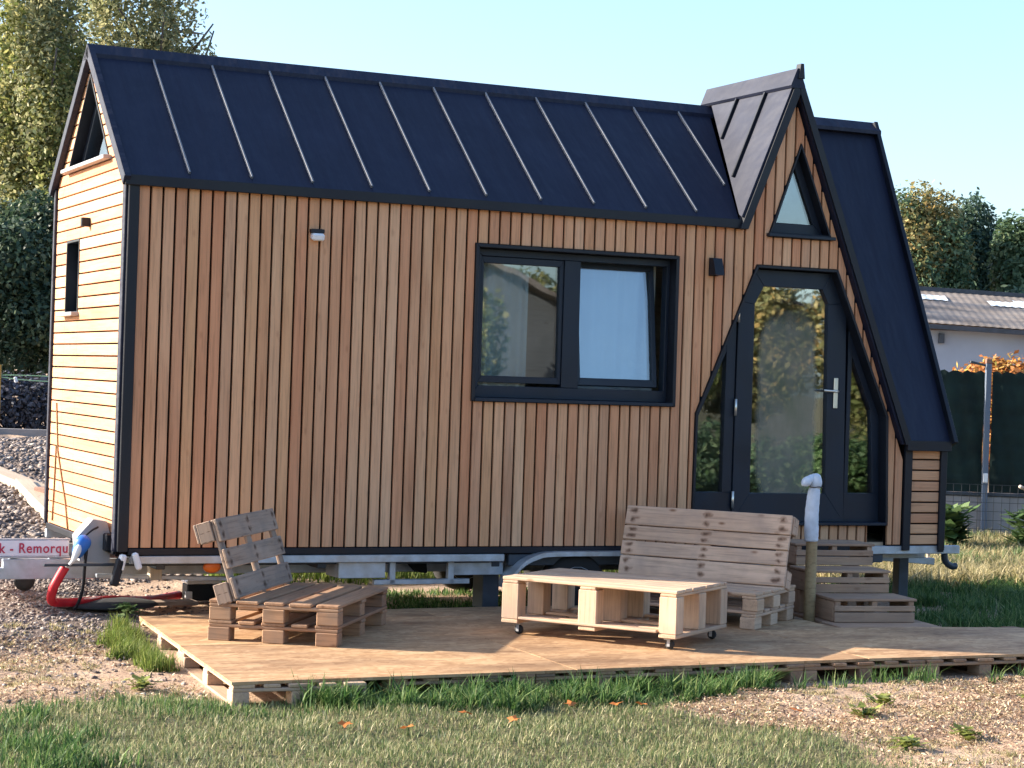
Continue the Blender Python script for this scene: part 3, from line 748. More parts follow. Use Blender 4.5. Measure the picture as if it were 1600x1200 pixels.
tm = bpy.data.meshes.new_from_object(to_.evaluated_get(bpy.context.evaluated_depsgraph_get())); tm.name = 'lettering'
C.objects.unlink(to_); bpy.data.objects.remove(to_)
tm.materials.clear(); tm.materials.append(M_MAG)
xsv = [v.co.x for v in tm.vertices]; tw_ = max(xsv)-min(xsv); scx = .545/tw_
for v in tm.vertices: v.co.x = (v.co.x-min(xsv))*scx
LM = (HM.inverted() @ sgn.matrix_basis).inverted() @ (Matrix.Translation((-.775, .584, .108)) @ Matrix.Rotation(R(90), 4, 'X'))
bm = bmesh.new(); bm.from_mesh(tm); bm.verts.ensure_lookup_table(); seen = set(); isl = []
for v in bm.verts:
    if v.index in seen: continue
    st_ = [v]; cur = []; seen.add(v.index)
    while st_:
        q = st_.pop(); cur.append(q.index)
        for e in q.link_edges:
            w = e.other_vert(q)
            if w.index not in seen: seen.add(w.index); st_.append(w)
    isl.append(set(cur))
for grp in isl:
    b2 = bm.copy(); bmesh.ops.delete(b2, geom=[v for v in b2.verts if v.index not in grp], context='VERTS')
    ml = bpy.data.meshes.new('letter'); b2.to_mesh(ml); b2.free(); ml.materials.append(M_MAG)
    lo_ = link(bpy.data.objects.new('letter', ml), sgn); lo_.matrix_basis = LM
bm.free(); bpy.data.meshes.remove(tm)
# mudguard, wheels
fp = [(3.10, -.10), (3.12, -.02), (3.20, .07), (3.32, .13), (3.50, .155), (4.3, .155), (5.05, .155), (5.25, .12), (5.38, .03), (5.42, -.1)]
fp = [(p.x, p.z) for p in spline([(a, 0, b) for a, b in fp], 4)]
V = []; F = []
for a, b in fp: V += [(a, -.10, b), (a, -.10, b-.035), (a, .14, b-.035), (a, .14, b)]
for i in range(len(fp)-1):
    for k in range(4): F.append([4*i+k, 4*i+(k+1) % 4, 4*i+4+(k+1) % 4, 4*i+4+k])
F += [[0, 1, 2, 3], [len(V)-1, len(V)-2, len(V)-3, len(V)-4]]
o = solid('mudguard', M_GALV, T_, V, F); tb(o)
for wx in (3.72, 4.62):
    for wy in (.08, 2.34):
        Mx = Matrix.Translation((wx, wy, -.14)) @ Matrix.Rotation(R(90), 4, 'X')
        wh = lathe('wheel', M_RUBBER, T_, [(.17, -.09), (.25, -.09), (.275, -.06), (.275, .06), (.25, .09), (.17, .09)], 22, Mx); tb(wh)
        rm = lathe('rim', M_GALV, None, [(.05, -.02), (.165, -.03), (.17, -.075), (.17, .092), (.14, .07), (.06, .05)], 18, Mx); sub_m = (HM.inverted() @ wh.matrix_basis).inverted(); rm.parent = wh; rm.matrix_basis = sub_m
for x0, x1, z0, z1 in ((1.72, 2.10, -.05, .075),): tbar('storage_box', M_GALV, ((x0+x1)/2, .20, (z0+z1)/2), (x1-x0, .30, z1-z0))
for (c, d) in (((2.17, .10, -.015), (.05, .05, .17)), ((2.66, .10, -.015), (.05, .05, .17)), ((2.42, .10, -.085), (.80, .05, .04))): tbar('step_bracket', M_GALV, c, d)
tbar('side_plate', M_GALV, (2.90, .12, .01), (.44, .03, .10)); tbar('side_plate', M_STEELD, (3.06, .30, -.15), (.14, .20, .34))
tb(slab('spare_flap', M_RUBBER, T_, [(2.42, .5, .06), (2.62, .5, .06), (2.60, .42, -.05), (2.50, .42, -.04)], (0, -1, .3), .02))
tbar('side_plate', M_STEELD, (1.25, .12, .062), (3.5, .03, .02))
tbar('lower_rail', M_GALV, (.42, .30, -.052), (1.0, .05, .03), (0, R(1.8), 0))
tbar('support_block', M_LUMBER, (.36, .30, -.01), (.09, .09, .12))
rl = tb(lathe('side_marker', M_ORANGE, T_, [(.03, 0), (.045, .005), (.045, .02), (.03, .03)], 14, Matrix.Translation((.735, .10, .042)) @ Matrix.Scale(1.5, 4, (1, 0, 0)) @ Matrix.Rotation(R(90), 4, 'X')))
tbar('corner_bracket', M_WHITE, (.03, -.02, .09), (.05, .06, .12), (0, R(12), 0), .012)
tbar('corner_bracket', M_WHITE, (.14, -.03, .10), (.045, .05, .13), (0, R(-18), 0), .012)
tbar('corner_bracket', M_TRIM, (.0, -.02, .02), (.06, .06, .20), (0, R(14), 0), .01)
for lx, ly in ((7.10, .35), (7.10, 2.2)): tbar('support_leg', M_STEELD, (lx, ly, -.16), (.10, .10, .50))
tbar('rear_beam', M_GALV, (6.95, .30, .075), (.7, .06, .05)); tbar('rear_beam', M_GALV, (7.15, .62, .02), (1.0, .05, .06), (0, R(4), 0))
tb(tube('tow_hook', M_STEELD, T_, spline([(7.34, .05, .11), (7.36, .05, .04), (7.42, .05, .0), (7.47, .05, .0)]), .03, 8))
ht = tb(solid('hitch_cover', M_GREYP, T_, [(-.22, .22, .08), (.0, .22, .06), (.0, .22, .27), (-.03, .22, .37), (-.13, .22, .385), (-.24, .22, .26), (-.22, .40, .08), (.0, .40, .06), (.0, .40, .27), (-.03, .40, .37), (-.13, .40, .385), (-.24, .40, .26)],
     [[0, 1, 2, 3, 4, 5], [6, 7, 8, 9, 10, 11]]+[[i, i+6, (i+1) % 6+6, (i+1) % 6] for i in range(6)]))
tbar('winch_stand', M_WHITE, (-.03, .30, .17), (.045, .06, .22), None, .01)
tb(lathe('jockey_wheel', M_RUBBER, T_, [(.03, -.03), (.075, -.03), (.08, 0), (.075, .03), (.03, .03)], 18, Matrix.Translation((-.46, 1.0, -.14)) @ Matrix.Rotation(R(90), 4, 'X')))

# ------------------------------------------------------------------ terrace: pallets carrying OSB sheets
PT = .114; DZ = -.28; OS = .018
TR = thing('terrace', 'low wooden terrace of pallets topped with orange-brown chipboard sheets', 'terrace', (2.5, -1.7, GZ))
TM = Matrix.Translation((-2.5, 1.7, -GZ))
def base_pallet(x0, y0, w, l, rz=0, mat=M_PALLET):
    zt = DZ-OS; px_, py_ = x0, y0; x0 = y0 = 0; RZ = Matrix.Translation((px_, py_, 0)) @ Matrix.Rotation(rz, 4, 'Z')
    o = bar('pallet', mat, TR, (x0+w/2, y0+l/2, zt-.022-.011), (w, .11, .020)); 
    root = o; inv = root.matrix_basis.inverted(); root.matrix_basis = TM @ RZ @ root.matrix_basis
    def add(name, c, d):
        q = bar(name, mat, None, c, d); q.parent = root; q.matrix_basis = inv @ q.matrix_basis
    for yy in (y0+.05, y0+l-.05): add('stringer', (x0+w/2, yy, zt-.033), (w, .10, .020))
    ws = [.13, .10, .13, .10, .13]; gaps = (w-sum(ws))/4; xx = x0
    for k, bw in enumerate(ws):
        add('deck_board', (xx+bw/2+random.uniform(-.004, .004), y0+l/2+random.uniform(-.012, .006), zt-.0115), (bw, l, .021)); xx += bw+gaps
    for bx in (x0+.05, x0+w/2, x0+w-.05):
        for by in (y0+.07, y0+l/2, y0+l-.07): add('block', (bx, by, zt-.043-.034), (.10, .14, .066))
        add('bottom_board', (bx, y0+l/2, zt-.120), (.10, l, .019))
for pal in [(-.098, -3.262, .80, 1.555, R(-4.4), M_PALPALE), (.87, -3.225, .97, 1.54), (1.85, -3.215, .97, 1.54), (2.83, -3.205, .97, 1.54), (3.81, -3.20, .97, 1.54), (4.79, -3.205, .97, 1.54), (5.42+.35, -3.21, .97, 1.54),  # leftmost pallets take paler wood to stand in for sunlight on that side
                         (.024, -1.705, .80, 1.555, R(-4.4), M_PALPALE), (.98, -1.67, .97, 1.52), (1.93, -1.66, .97, 1.52), (2.91, -1.66, .97, 1.52), (3.89, -1.66, .6, 1.2)]:
    base_pallet(*pal)
def sheet(pts, z):
    cx = sum(p[0] for p in pts)/len(pts); cy = sum(p[1] for p in pts)/len(pts)
    V = [(p[0]-cx, p[1]-cy, 0) for p in pts]+[(p[0]-cx, p[1]-cy, -OS) for p in pts]; n = len(pts)
    o = solid('osb_sheet', M_OSB, TR, V, [list(range(n)), list(range(n, 2*n))[::-1]]+[[i, i+n, (i+1) % n+n, (i+1) % n] for i in range(n)])
    o.location = (cx-2.5, cy+1.7, z-GZ); return o
sheet([(-.106, -3.27), (2.12, -3.225), (2.15, -1.735), (.006, -1.765)], DZ)
sheet([(2.126, -3.225), (4.33, -3.17), (4.36, -1.71), (2.156, -1.735)], DZ+.001)
sheet([(4.336, -3.17), (5.62, -3.19), (6.75, -3.21), (6.80, -1.95), (6.03, -1.77), (5.29, -1.65), (4.366, -1.71)], DZ+.0015)
sheet([(.008, -1.757), (1.55, -1.735), (1.60, -.52), (.103, -.53)], DZ+.002)
sheet([(1.556, -1.735), (3.55, -1.722), (3.58, -.50), (1.606, -.52)], DZ)
sheet([(3.556, -1.718), (5.10, -1.70), (5.11, -1.18), (4.45, -.60), (3.586, -.50)], DZ+.001)
sheet([(.104, -.522), (2.30, -.508), (2.33, -.02), (.135, -.17)], DZ+.0005)
sheet([(2.306, -.508), (4.46, -.59), (4.22, -.05), (3.10, .0), (2.336, -.02)], DZ+.001)

# ------------------------------------------------------------------ pallet furniture
def seat(name, label, origin, rz, ln, dep, nb, mat, matb, lean=31, pb=.60, panel_w=None, boards=None):
    t = thing(name, label, 'pallet bench', origin, rz, 'benches made of pallets')
    def P(nm, c, d, m=mat, rot=None): return bar(nm, m, t, c, d, rot, .005)
    z = 0
    for layer in (0, 1):
        for bx in (.06, ln/2, ln-.06):
            for by in (.075, dep/2, dep-.075):
                P('block', (bx+random.uniform(-.01, .01), by+random.uniform(-.008, .008), z+.044), (.12, .148, .088))
            P('stringer', (bx, dep/2, z+.0995), (.115, dep, .022))
        ws = [.16, .11, .16, .11, .16] if layer == 0 else [.15, .15, .13, .15, .15]; gap = (dep-sum(ws))/4; yy = 0
        for bw in ws:
            P('seat_board' if layer else 'deck_board', (ln/2+random.uniform(-.006, .006), yy+bw/2, z+.1225), (ln, bw, .0225), mat, (0, 0, R(random.uniform(-.25, .25)))); yy += bw+gap
        z += .1345
    # leaning back panel: y backwards, in the panel frame X = along, Y = up the panel, Z = out of the panel towards the sitter
    a = R(lean); up = Vector((0, math.sin(a), math.cos(a))); outv = Vector((0, -math.cos(a), math.sin(a))); al = Vector((1, 0, 0))
    X = Matrix((al, up, outv*-1 if False else al.cross(up))).transposed()
    o0 = Vector((0, pb, .272))
    pw = panel_w or ln; sgnz = 1 if al.cross(up).dot(outv) > 0 else -1
    def Q(nm, s, h, dpt, d, m=matb): return bar(nm, m, t, o0+al*s+up*h+outv*(-dpt), d, X, .005)
    hh = boards[-1][0]+boards[-1][1]/2
    for (h, w) in boards: Q('back_board', pw/2+random.uniform(-.004, .004), h, .011, (pw, w, .022))
    for s in (.06, pw/2, pw-.06):
        Q('back_stringer', s, hh/2, .034, (.10, hh, .022))
        for h in (.07, hh-.07): Q('back_block', s, h, .097, (.125, .14, .10))
    Q('back_rail', pw/2, hh-.065, .158, (pw, .13, .02))
    return t
seat('pallet_bench', 'grey weathered pallet bench at left end of terrace with gapped three-board back', (.984, -2.007, DZ+.002), R(54.9), 1.33, .883, 3, M_PALLET, M_PALGREY, 18.5, .68, 1.26, [(.085, .145), (.285, .135), (.48, .155)])
seat('pallet_bench', 'pale pallet bench beside the steps with close four-board backrest facing camera', (3.496, -.614, DZ+.002), R(-51.25), 1.38, .88, 4, M_PALPALE, M_NAILED, 16.5, .59, 1.385, [(.082, .152), (.222, .112), (.345, .112), (.487, .155)])

TB = thing('coffee_table', 'pale low pallet coffee table on small black castors between the two benches', 'coffee table', (2.36, -1.55, DZ+.002), R(-53.4))
def tp(nm, c, d, rot=None): return bar(nm, M_PALPALE, TB, c, d, rot, .005)
L_, D_ = 1.34, .88
for k, bx in enumerate((.065, L_/2, L_-.065)):
    for by in (.06, D_/2, D_-.06): tp('block', (bx, by, .235), (.13 if k != 1 else .14, .118, .25))
    tp('bottom_board', (bx, D_/2, .095), (.13, D_, .028)); tp('stringer', (bx, D_/2, .371), (.12, D_, .02))
for by in (.03, .16, D_/2, D_-.05): tp('shelf_board', (L_/2, by, .1225), (L_-.28, .085, .02))
yy = 0
for bw in (.145, .115, .115, .115, .115, .115, .135):
    tp('table_board', (L_/2+random.uniform(-.008, .008), yy+bw/2, .394+random.uniform(-.001, .001)), (L_, bw-.006, .024), (0, 0, R(random.uniform(-.2, .2)))); yy += .88/7*bw/.1221 if False else bw+.0035
for bx in (.09, L_-.09):
    for by in (.08, D_-.08):
        ca = bar('castor', M_GREYP, TB, (bx, by, .073), (.05, .045, .016), None, .003)
        for s in (-.017, .017):
            q = bar('fork', M_GREYP, None, (bx+.008, by+s, .045), (.022, .004, .05), None, .001); q.parent = ca; q.matrix_basis = ca.matrix_basis.inverted() @ q.matrix_basis
        w = lathe('castor_wheel', M_RUBBER, None, [(.008, -.013), (.03, -.013), (.034, 0), (.03, .013), (.008, .013)], 14, Matrix.Translation((bx+.012, by, .034)) @ Matrix.Rotation(R(90), 4, 'X'))
        w.parent = ca; w.matrix_basis = ca.matrix_basis.inverted()

# steps
ST = thing('pallet_steps', 'three brown wooden steps made from cut pallets leading to the glazed door', 'steps', (5.288, -1.335, GZ), R(-9))
def sp_(nm, c, d): return bar(nm, M_STEP, ST, c, d, None, .004)
zb0 = -.285-GZ; SW = .685
for k in range(4): sp_('base_board', (.36, -.28+k*.36+.17, zb0-.012), (.86, .34, .022))
for bx in (.0, .36, .72):
    for by in (-.25, .35, .95): sp_('block', (bx, by, (zb0-.024)/2), (.10, .14, zb0-.026))
for s in range(3):
    y0 = s*.40; zt = (-.10+.18*s)-GZ; z0 = zb0 if s == 0 else zt-.18; ox = (.0, -.03, .015)[s]
    hgt = zt-z0
    for k in range(3): sp_('tread_board', (SW/2+ox, y0+.067+k*.135, zt-.0105), (SW+.02, .131, .021))
    for bx in (.03, SW/2, SW-.03): sp_('block', (bx+ox, y0+.05, zt-.022-.027), (.045, .075, .053))
    sp_('riser_board', (SW/2+ox, y0+.014, zt-.0775), (SW-.002, .022, .046 if s else .042))
    lowt = zt-.108; lowb = z0+.002
    sp_('riser_board', (SW/2+ox, y0+.016, (lowt+lowb)/2), (SW-.004, .022, max(.03, lowt-lowb)))
    for bx in (.012, SW-.012): sp_('side_board', (bx+ox, y0+.225, (zt-.022+z0)/2+.0), (.022, .37, hgt-.03))
    if s:
        for bx in (.06, SW-.06): sp_('support_block', (bx+ox, y0+.30, (z0+zb0)/2), (.10, .14, z0-zb0-.004))

# post with wrapped tap
PO = thing('garden_post', 'slim round timber post with white cloth wrapped over a tap at its top', 'post', (5.215, -1.09, GZ))
o = tube('post_shaft', M_POST, PO, [(0, 0, -.2), (0, 0, .4), (.002, 0, .80), (.004, 0, 1.10)], [.047, .045, .044, .043], 14)
o = tube('cloth_wrap', M_CLOTH, PO, spline([(-.004, 0, .735), (-.006, 0, .80), (-.008, 0, .95), (0, 0, 1.06), (.008, 0, 1.13), (.012, -.002, 1.155)], 4), [.050, .056, .052, .057, .055, .058, .054, .056, .053, .055, .052, .053, .051, .051, .049, .049, .046, .045, .042, .042, .038], 14)
o = tube('cloth_head', M_CLOTH, PO, spline([(.014, 0, 1.145), (.014, 0, 1.19), (.010, 0, 1.235), (.004, 0, 1.262)], 4), [.040, .043, .048, .052, .054, .054, .052, .050, .048, .045, .04, .034, .022], 12)
o = tube('tap_spout', M_CLOTH, PO, spline([(-.02, 0, 1.225), (-.055, -.01, 1.215), (-.085, -.015, 1.19), (-.09, -.015, 1.165)], 3), [.035, .033, .032, .034, .037, .038, .036, .032, .028, .020], 10)
tube('binding_cord', M_TRIM, PO, [(.02+.05*math.cos(a), .05*math.sin(a), 1.16+.004*math.sin(3*a)) for a in np.linspace(0, 2*math.pi, 14)], .004, 5)
# ------------------------------------------------------------------ things on the ground at left
RC = tube('red_conduit', M_RED, None, spline([(-.335, .16, .045), (-.375, .17, -.03), (-.41, .20, -.12), (-.405, .27, -.205), (-.33, .34, -.235), (-.12, .50, -.25), (.2, .85, -.28), (.6, 1.4, -.35), (.98, 1.85, -.365)], 6), .034, 10)
tag(RC, 'red corrugated conduit bending up from the ground beside the drawbar', 'conduit')
BT = tube('cable_bundle', M_BLUE, None, spline([(-.215, .14, .275), (-.22, .13, .23), (-.245, .13, .17), (-.265, .14, .12)], 3), [.02, .04, .055, .062, .062, .055, .05, .045, .04, .03], 10)
tag(BT, 'blue wrapped cable end hanging over the drawbar', 'cable')
tube('cable_tail', M_WHITE, BT, spline([(-.255, .08, .21), (-.275, .08, .15), (-.30, .09, .09), (-.335, .15, .04)], 3), [.012, .024, .028, .028, .024, .02, .014, .012, .012, .012], 8)
tube('cable_lead', M_TRIM, BT, spline([(-.19, .13, .20), (-.20, .14, .05), (-.20, .16, -.08), (-.215, .2, -.2), (-.24, .25, -.28)], 4), .013, 6)
tube('cable_lead', M_TRIM, BT, spline([(-.215, .14, .26), (-.15, .16, .31), (-.10, .19, .33)], 3), .008, 6)
MT = lathe('black_disc', M_RUBBER, None, [(.02, 0), (.36, 0), (.39, .012), (.36, .03), (.1, .045), (.02, .05)], 24, Matrix.Translation((.08, .60, -.292)) @ Matrix.Scale(.9, 4, (0, 1, 0)))  # flat black disc at the dark round spot on the gravel
tag(MT, 'round flat black disc on the gravel under the drawbar', 'mat')
BD = bar('grey_plank', M_PALGREY, None, (.55, 1.15, -.345), (.75, .18, .03), (0, 0, R(4))); tag(BD, 'grey plank lying flat on the ground behind the terrace corner', 'plank')
WB = thing('white_box', 'small white plastic box with dark side at the end of the red conduit', 'box', (1.12, 1.80, GZ))
bar('box_body', M_TRIM, WB, (.02, .0, .08), (.26, .16, .14), None, .01); bar('box_lid', M_WHITE, WB, (.03, -.01, .165), (.30, .18, .03), None, .008); bar('box_side', M_WHITE, WB, (-.10, -.09, .05), (.06, .02, .08), None, .005)
bar('box_latch', M_WHITE, WB, (.04, -.02, .195), (.03, .03, .03), None, .005)

# lumber at the left behind the house
def on_line(px, py, d): pass
LB = bar('lumber_beam', M_LUMBER, None, (.62, 8.25, .27), (2.2, .24, .12), (0, R(8), R(-72))); tag(LB, 'pale broad timber beam lying on gravel behind house, upper of two', 'beam')
LB2 = bar('lumber_beam', M_LUMBER, None, (.80, 6.65, .06), (1.9, .16, .12), (0, R(8.5), R(-89))); tag(LB2, 'narrower pale timber beam pointing towards the drawbar, lower of two', 'beam')
BB = bar('brown_block', M_BRICKBR, None, (.98, 6.9, .10), (.35, .25, .22), (0, 0, R(-60)), .01); tag(BB, 'dark brown wooden block at the far bottom corner of the house', 'block')

# ------------------------------------------------------------------ vegetation
def leaf_cloud(centres, radii, count, size, jitter=.35, shell=.55, up=.35):
    """leaf quads spread through several ellipsoids"""
    cs = np.array(centres, float); rs = np.array(radii, float); vol = rs.prod(1); w = vol**.8/np.sum(vol**.8)
    k = rng.choice(len(cs), count, p=w)
    d = rng.normal(size=(count, 3)); d /= np.linalg.norm(d, axis=1)[:, None]
    rad = (shell+(1-shell)*rng.random(count))**.6
    rad *= 1+jitter*(rng.random(count)-.5)
    p = cs[k]+d*rad[:, None]*rs[k]
    n = d*.8+rng.normal(size=(count, 3))*.7+np.array([0, 0, up]); n /= np.linalg.norm(n, axis=1)[:, None]
    a = np.cross(n, rng.normal(size=(count, 3))); a /= np.linalg.norm(a, axis=1)[:, None]; b = np.cross(n, a)
    s = size*(.6+.8*rng.random(count))[:, None]
    return np.stack([p-a*s, p-b*s*.55, p+a*s, p+b*s*.55], 1)
def subclouds(c, r, n, fr=.42):
    out_c = []; out_r = []
    for _ in range(n):
        d = rng.normal(size=3); d /= np.linalg.norm(d); q = rng.random()**.4
        out_c.append(np.array(c)+d*q*np.array(r)*.72); f = fr*(.6+.8*rng.random()); out_r.append(np.array(r)*f)
    return out_c, out_r
def tree(name, label, cat, base, height, crown_c, crown_r, mat, nleaf, lsize, nsub=26, trunk=.18, group=None, limbs=7, fr=.36, extra=None):
    t = thing(name, label, cat, base, 0, group)
    tube('trunk', M_BARK, t, spline([(0, 0, -.3), (.05, .02, height*.3), (-.04, .05, height*.6), (.02, 0, height*.85)], 4), [trunk*(1-.85*i/12) for i in range(13)], 8)
    for k in range(limbs):
        a = k*2.4; z0 = height*(.3+.5*k/limbs); e = np.array(crown_c)+np.array([math.cos(a), math.sin(a), .3])*np.array(crown_r)*.75
        tube('limb', M_BARK, t, spline([(0, 0, z0), (.4*e[0], .4*e[1], z0+.45*(e[2]-z0)+.2), tuple(e)], 3), [trunk*.45*(1-.13*i) for i in range(7)], 5)
    cc, rr = subclouds(crown_c, crown_r, nsub, fr)
    if extra:
        m2, share = extra; k = int(len(cc)*share)
        mesh_big('crown', leaf_cloud(cc[:k], rr[:k], int(nleaf*share), lsize), 4, m2, t); cc, rr, nleaf = cc[k:], rr[k:], int(nleaf*(1-share))
    mesh_big('crown', leaf_cloud(cc, rr, nleaf, lsize), 4, mat, t)
    return t
def hgt(x, y): return float(gh(x, y))
# left
tree('birch_tree', 'tall airy yellow-green tree rising behind the left end of the roof', 'tree', (8.6, 33.6, hgt(8.6, 33.6)), 13, (-.35, 0, 9.0), (2.5, 2.4, 5.4), L_BIRCH, 24000, .062, 120, .2, None, 9, .15)
tree('broadleaf_tree', 'dense yellow-green tree at the left edge behind the gable end', 'tree', (5.6, 32.0, hgt(5.6, 32)), 8, (-.1, 0, 7.2), (2.2, 2.2, 5.9), L_BIRCH, 46000, .064, 100, .2, None, 7, .19, (L_BROAD, .5))
tree('laurel_tree', 'dark glossy evergreen low down at left edge beside the end wall', 'tree', (4.3, 26, hgt(4.3, 26)), 5, (.0, 0, 2.5), (2.2, 1.8, 2.3), L_DARK, 52000, .06, 60, .14, None, 7, .25, (L_GREEN, .25))
# right
tree('yellowing_tree', 'yellowing autumn tree just right of the roof, above the shed roof', 'tree', (32.2, 35.2, 0), 8, (0, 0, 4.7), (2.3, 2.0, 3.5), L_YEL, 60000, .08, 54, fr=.34, extra=(L_GREEN, .35))
tree('dark_tree', 'dark blue-green tree behind the shed, between yellowing tree and right edge', 'tree', (36.7, 37.8, 0), 8.4, (0, 0, 4.5), (1.8, 1.8, 3.8), L_DGREEN, 50000, .085, 50, fr=.30)
tree('green_tree', 'mid-green tree cut by the right edge of the photo', 'tree', (36.0, 34.3, 0), 8, (.1, 0, 4.4), (1.5, 1.8, 3.7), L_GREEN, 44000, .09, 40, fr=.30)
sh = thing('lime_bush', 'bright lime green bush showing above the shed roof', 'bush', (30.3, 27.4, 0)); cc, rr = subclouds((0, 0, 3.35), (1.5, 1.2, 1.25), 14)
mesh_big('crown', leaf_cloud(cc, rr, 16000, .085), 4, L_LIME, sh); tube('trunk', M_BARK, sh, [(0, 0, -.4), (0, 0, 3)], .08, 6)
bk = thing('hedge_tree', 'dark hedge filling the gap below the tree crowns behind the shed', 'hedge', (34.5, 33.0, 0)); cc, rr = subclouds((0, 0, 2.0), (6.5, 2.5, 2.9), 40, .3)
mesh_big('crown', leaf_cloud(cc, rr, 40000, .10), 4, L_DGREEN, bk)
for (bx, by, rx, rz, lab) in ((15.65, 9.95, .85, .85, 'orange autumn shrub left of the other, behind the fence post'), (16.95, 9.7, .95, .95, 'orange and yellow autumn shrub at the right edge above the fence')):
    s_ = thing('autumn_shrub', lab, 'shrub', (bx, by, GZ), 0, 'orange shrubs behind the fence'); cc, rr = subclouds((0, 0, 1.78), (rx, .8, rz*.95), 20, .40)
    mesh_big('crown', leaf_cloud(cc, rr, 9000, .05), 4, L_ORANGE, s_)
    for q in range(4): tube('stem', M_BARK, s_, [(0, 0, 0), (.25*math.cos(q*1.6), .25*math.sin(q*1.6), 1.6)], [.03, .012], 5)
# left hedge with kerb and wire
hd_ = thing('clipped_hedge', 'shaded bluish hedge behind the gravel at the left edge', 'hedge', (2.55, 16.6, hgt(2.55, 16.6)), R(-20)); cc, rr = [], []
for k in range(16): cc.append((-2.2+k*.3, 0, .42)); rr.append((.34, .34, .48))
mesh_big('crown', leaf_cloud(cc, rr, 15000, .045), 4, L_HEDGE, hd_)
for k in range(5): tube('stem', M_BARK, hd_, [(-2+k*.95, 0, -.1), (-2+k*.95, .05, .7)], [.03, .015], 5)
KB = bar('kerb', M_CONC, None, (2.35, 15.3, hgt(2.35, 15.3)+.03), (6, .16, .16), (0, 0, R(-20))); tag(KB, 'low grey concrete kerb in front of the shaded hedge', 'kerb')
YP = thing('fence_stake', 'thin yellow wooden stake with electric cord at the left edge', 'stake', (.93, 10.0, hgt(.93, 10)))
bar('stake_shaft', M_YELLOW, YP, (0, 0, .5), (.05, .05, 1.15)); tube('cord', M_WIREG, YP, spline([(0, 0, .93), (.3, .0, .90), (.8, .05, .885), (1.6, .1, .87)]), .006, 5)
tube('cord', M_WIREG, YP, spline([(0, 0, .95), (.35, .05, .955), (1.6, .1, .94)]), .005, 5)
bar('insulator', M_WHITE, YP, (.20, -.01, .90), (.035, .04, .07), (0, R(-15), 0), .008)

# ------------------------------------------------------------------ fence, shed at right
bdir = Vector((.905, -.425, 0)); ang = math.atan2(-.425, .905)
FN = thing('screen_fence', 'dark green screened fence with grey base panels at right', 'fence', (12.95, 6.70, GZ), ang)
bar('base_panel', M_CONC, FN, (-1.2, .02, .31), (2.36, .05, .62), None, .01); bar('base_panel', M_CONC, FN, (1.2, .02, .31), (2.36, .05, .62), None, .01); bar('base_panel', M_CONC, FN, (3.6, .02, .31), (2.36, .05, .62), None, .01)
for q in (-1.2, 1.2, 3.6): bar('coping', M_STEELD, FN, (q, .01, .645), (2.38, .08, .045), None, .008)
for q, w in ((-1.22, 2.34), (1.22, 2.34), (3.62, 2.34)):
    nX, nZ = 40, 24; V = []; F = []
    for j in range(nZ+1):
        for i in range(nX+1):
            V.append((q-w/2+w*i/nX, .0+.012*math.sin(i*1.7+j*.3)+.008*math.sin(j*2.1), .67+1.56*j/nZ+(.02*math.sin(i*2.3) if j == nZ else 0)))
    for j in range(nZ):
        for i in range(nX): a = j*(nX+1)+i; F.append([a, a+1, a+nX+2, a+nX+1])
    mesh_np('screen_sheet', V, F, M_SCREEN, FN, True)
for q in (-2.42, -.02, 2.40, 4.8):
    po = bar('fence_post', M_GALV if False else plain('post_paint', (.10, .13, .18), .5) if q == -2.42 else bpy.data.materials['post_paint'], FN, (q, -.055, 1.15), (.075, .06, 2.38), None, .008)
    bar('post_cap', M_BRICKBR, FN, (q, -.055, 2.37), (.08, .065, .07), None, .01)
bar('post_sleeve', M_WHITE, FN, (-.02, -.09, .86), (.06, .02, .12), None, .005)
bar('top_arm', M_STEELD, FN, (-.14, -.055, 2.33), (.24, .03, .03), (0, R(12), 0))
# wire mesh in front
WM = thing('wire_mesh_fence', 'thin welded wire mesh in front of the grey fence base', 'wire fence', (12.6, 5.6, GZ), ang)
V = []; F = []
def wirebox(a, b, r):
    k = len(V); a = Vector(a); b = Vector(b); t = (b-a).normalized(); s = Vector((0, 1, 0))*r; u = t.cross(Vector((0, 1, 0)))*r
    for p in (a, b): V.extend([p+s+u, p-s+u, p-s-u, p+s-u])
    F.extend([[k, k+1, k+5, k+4], [k+1, k+2, k+6, k+5], [k+2, k+3, k+7, k+6], [k+3, k, k+4, k+7]])
for i in range(46): wirebox((-2+i*.1, 0, -.1), (-2+i*.1, .0, .82), .003)
for j in range(8): wirebox((-2, 0, .05+j*.11), (2.6, 0, .05+j*.11), .003)
mesh_np('mesh_panel', V, F, M_WIRE, WM)
bar('mesh_post', M_STEELD, WM, (-2.0, .0, .4), (.035, .035, 1.0)); bar('mesh_post', M_STEELD, WM, (2.5, 0, .4), (.035, .035, 1.0))
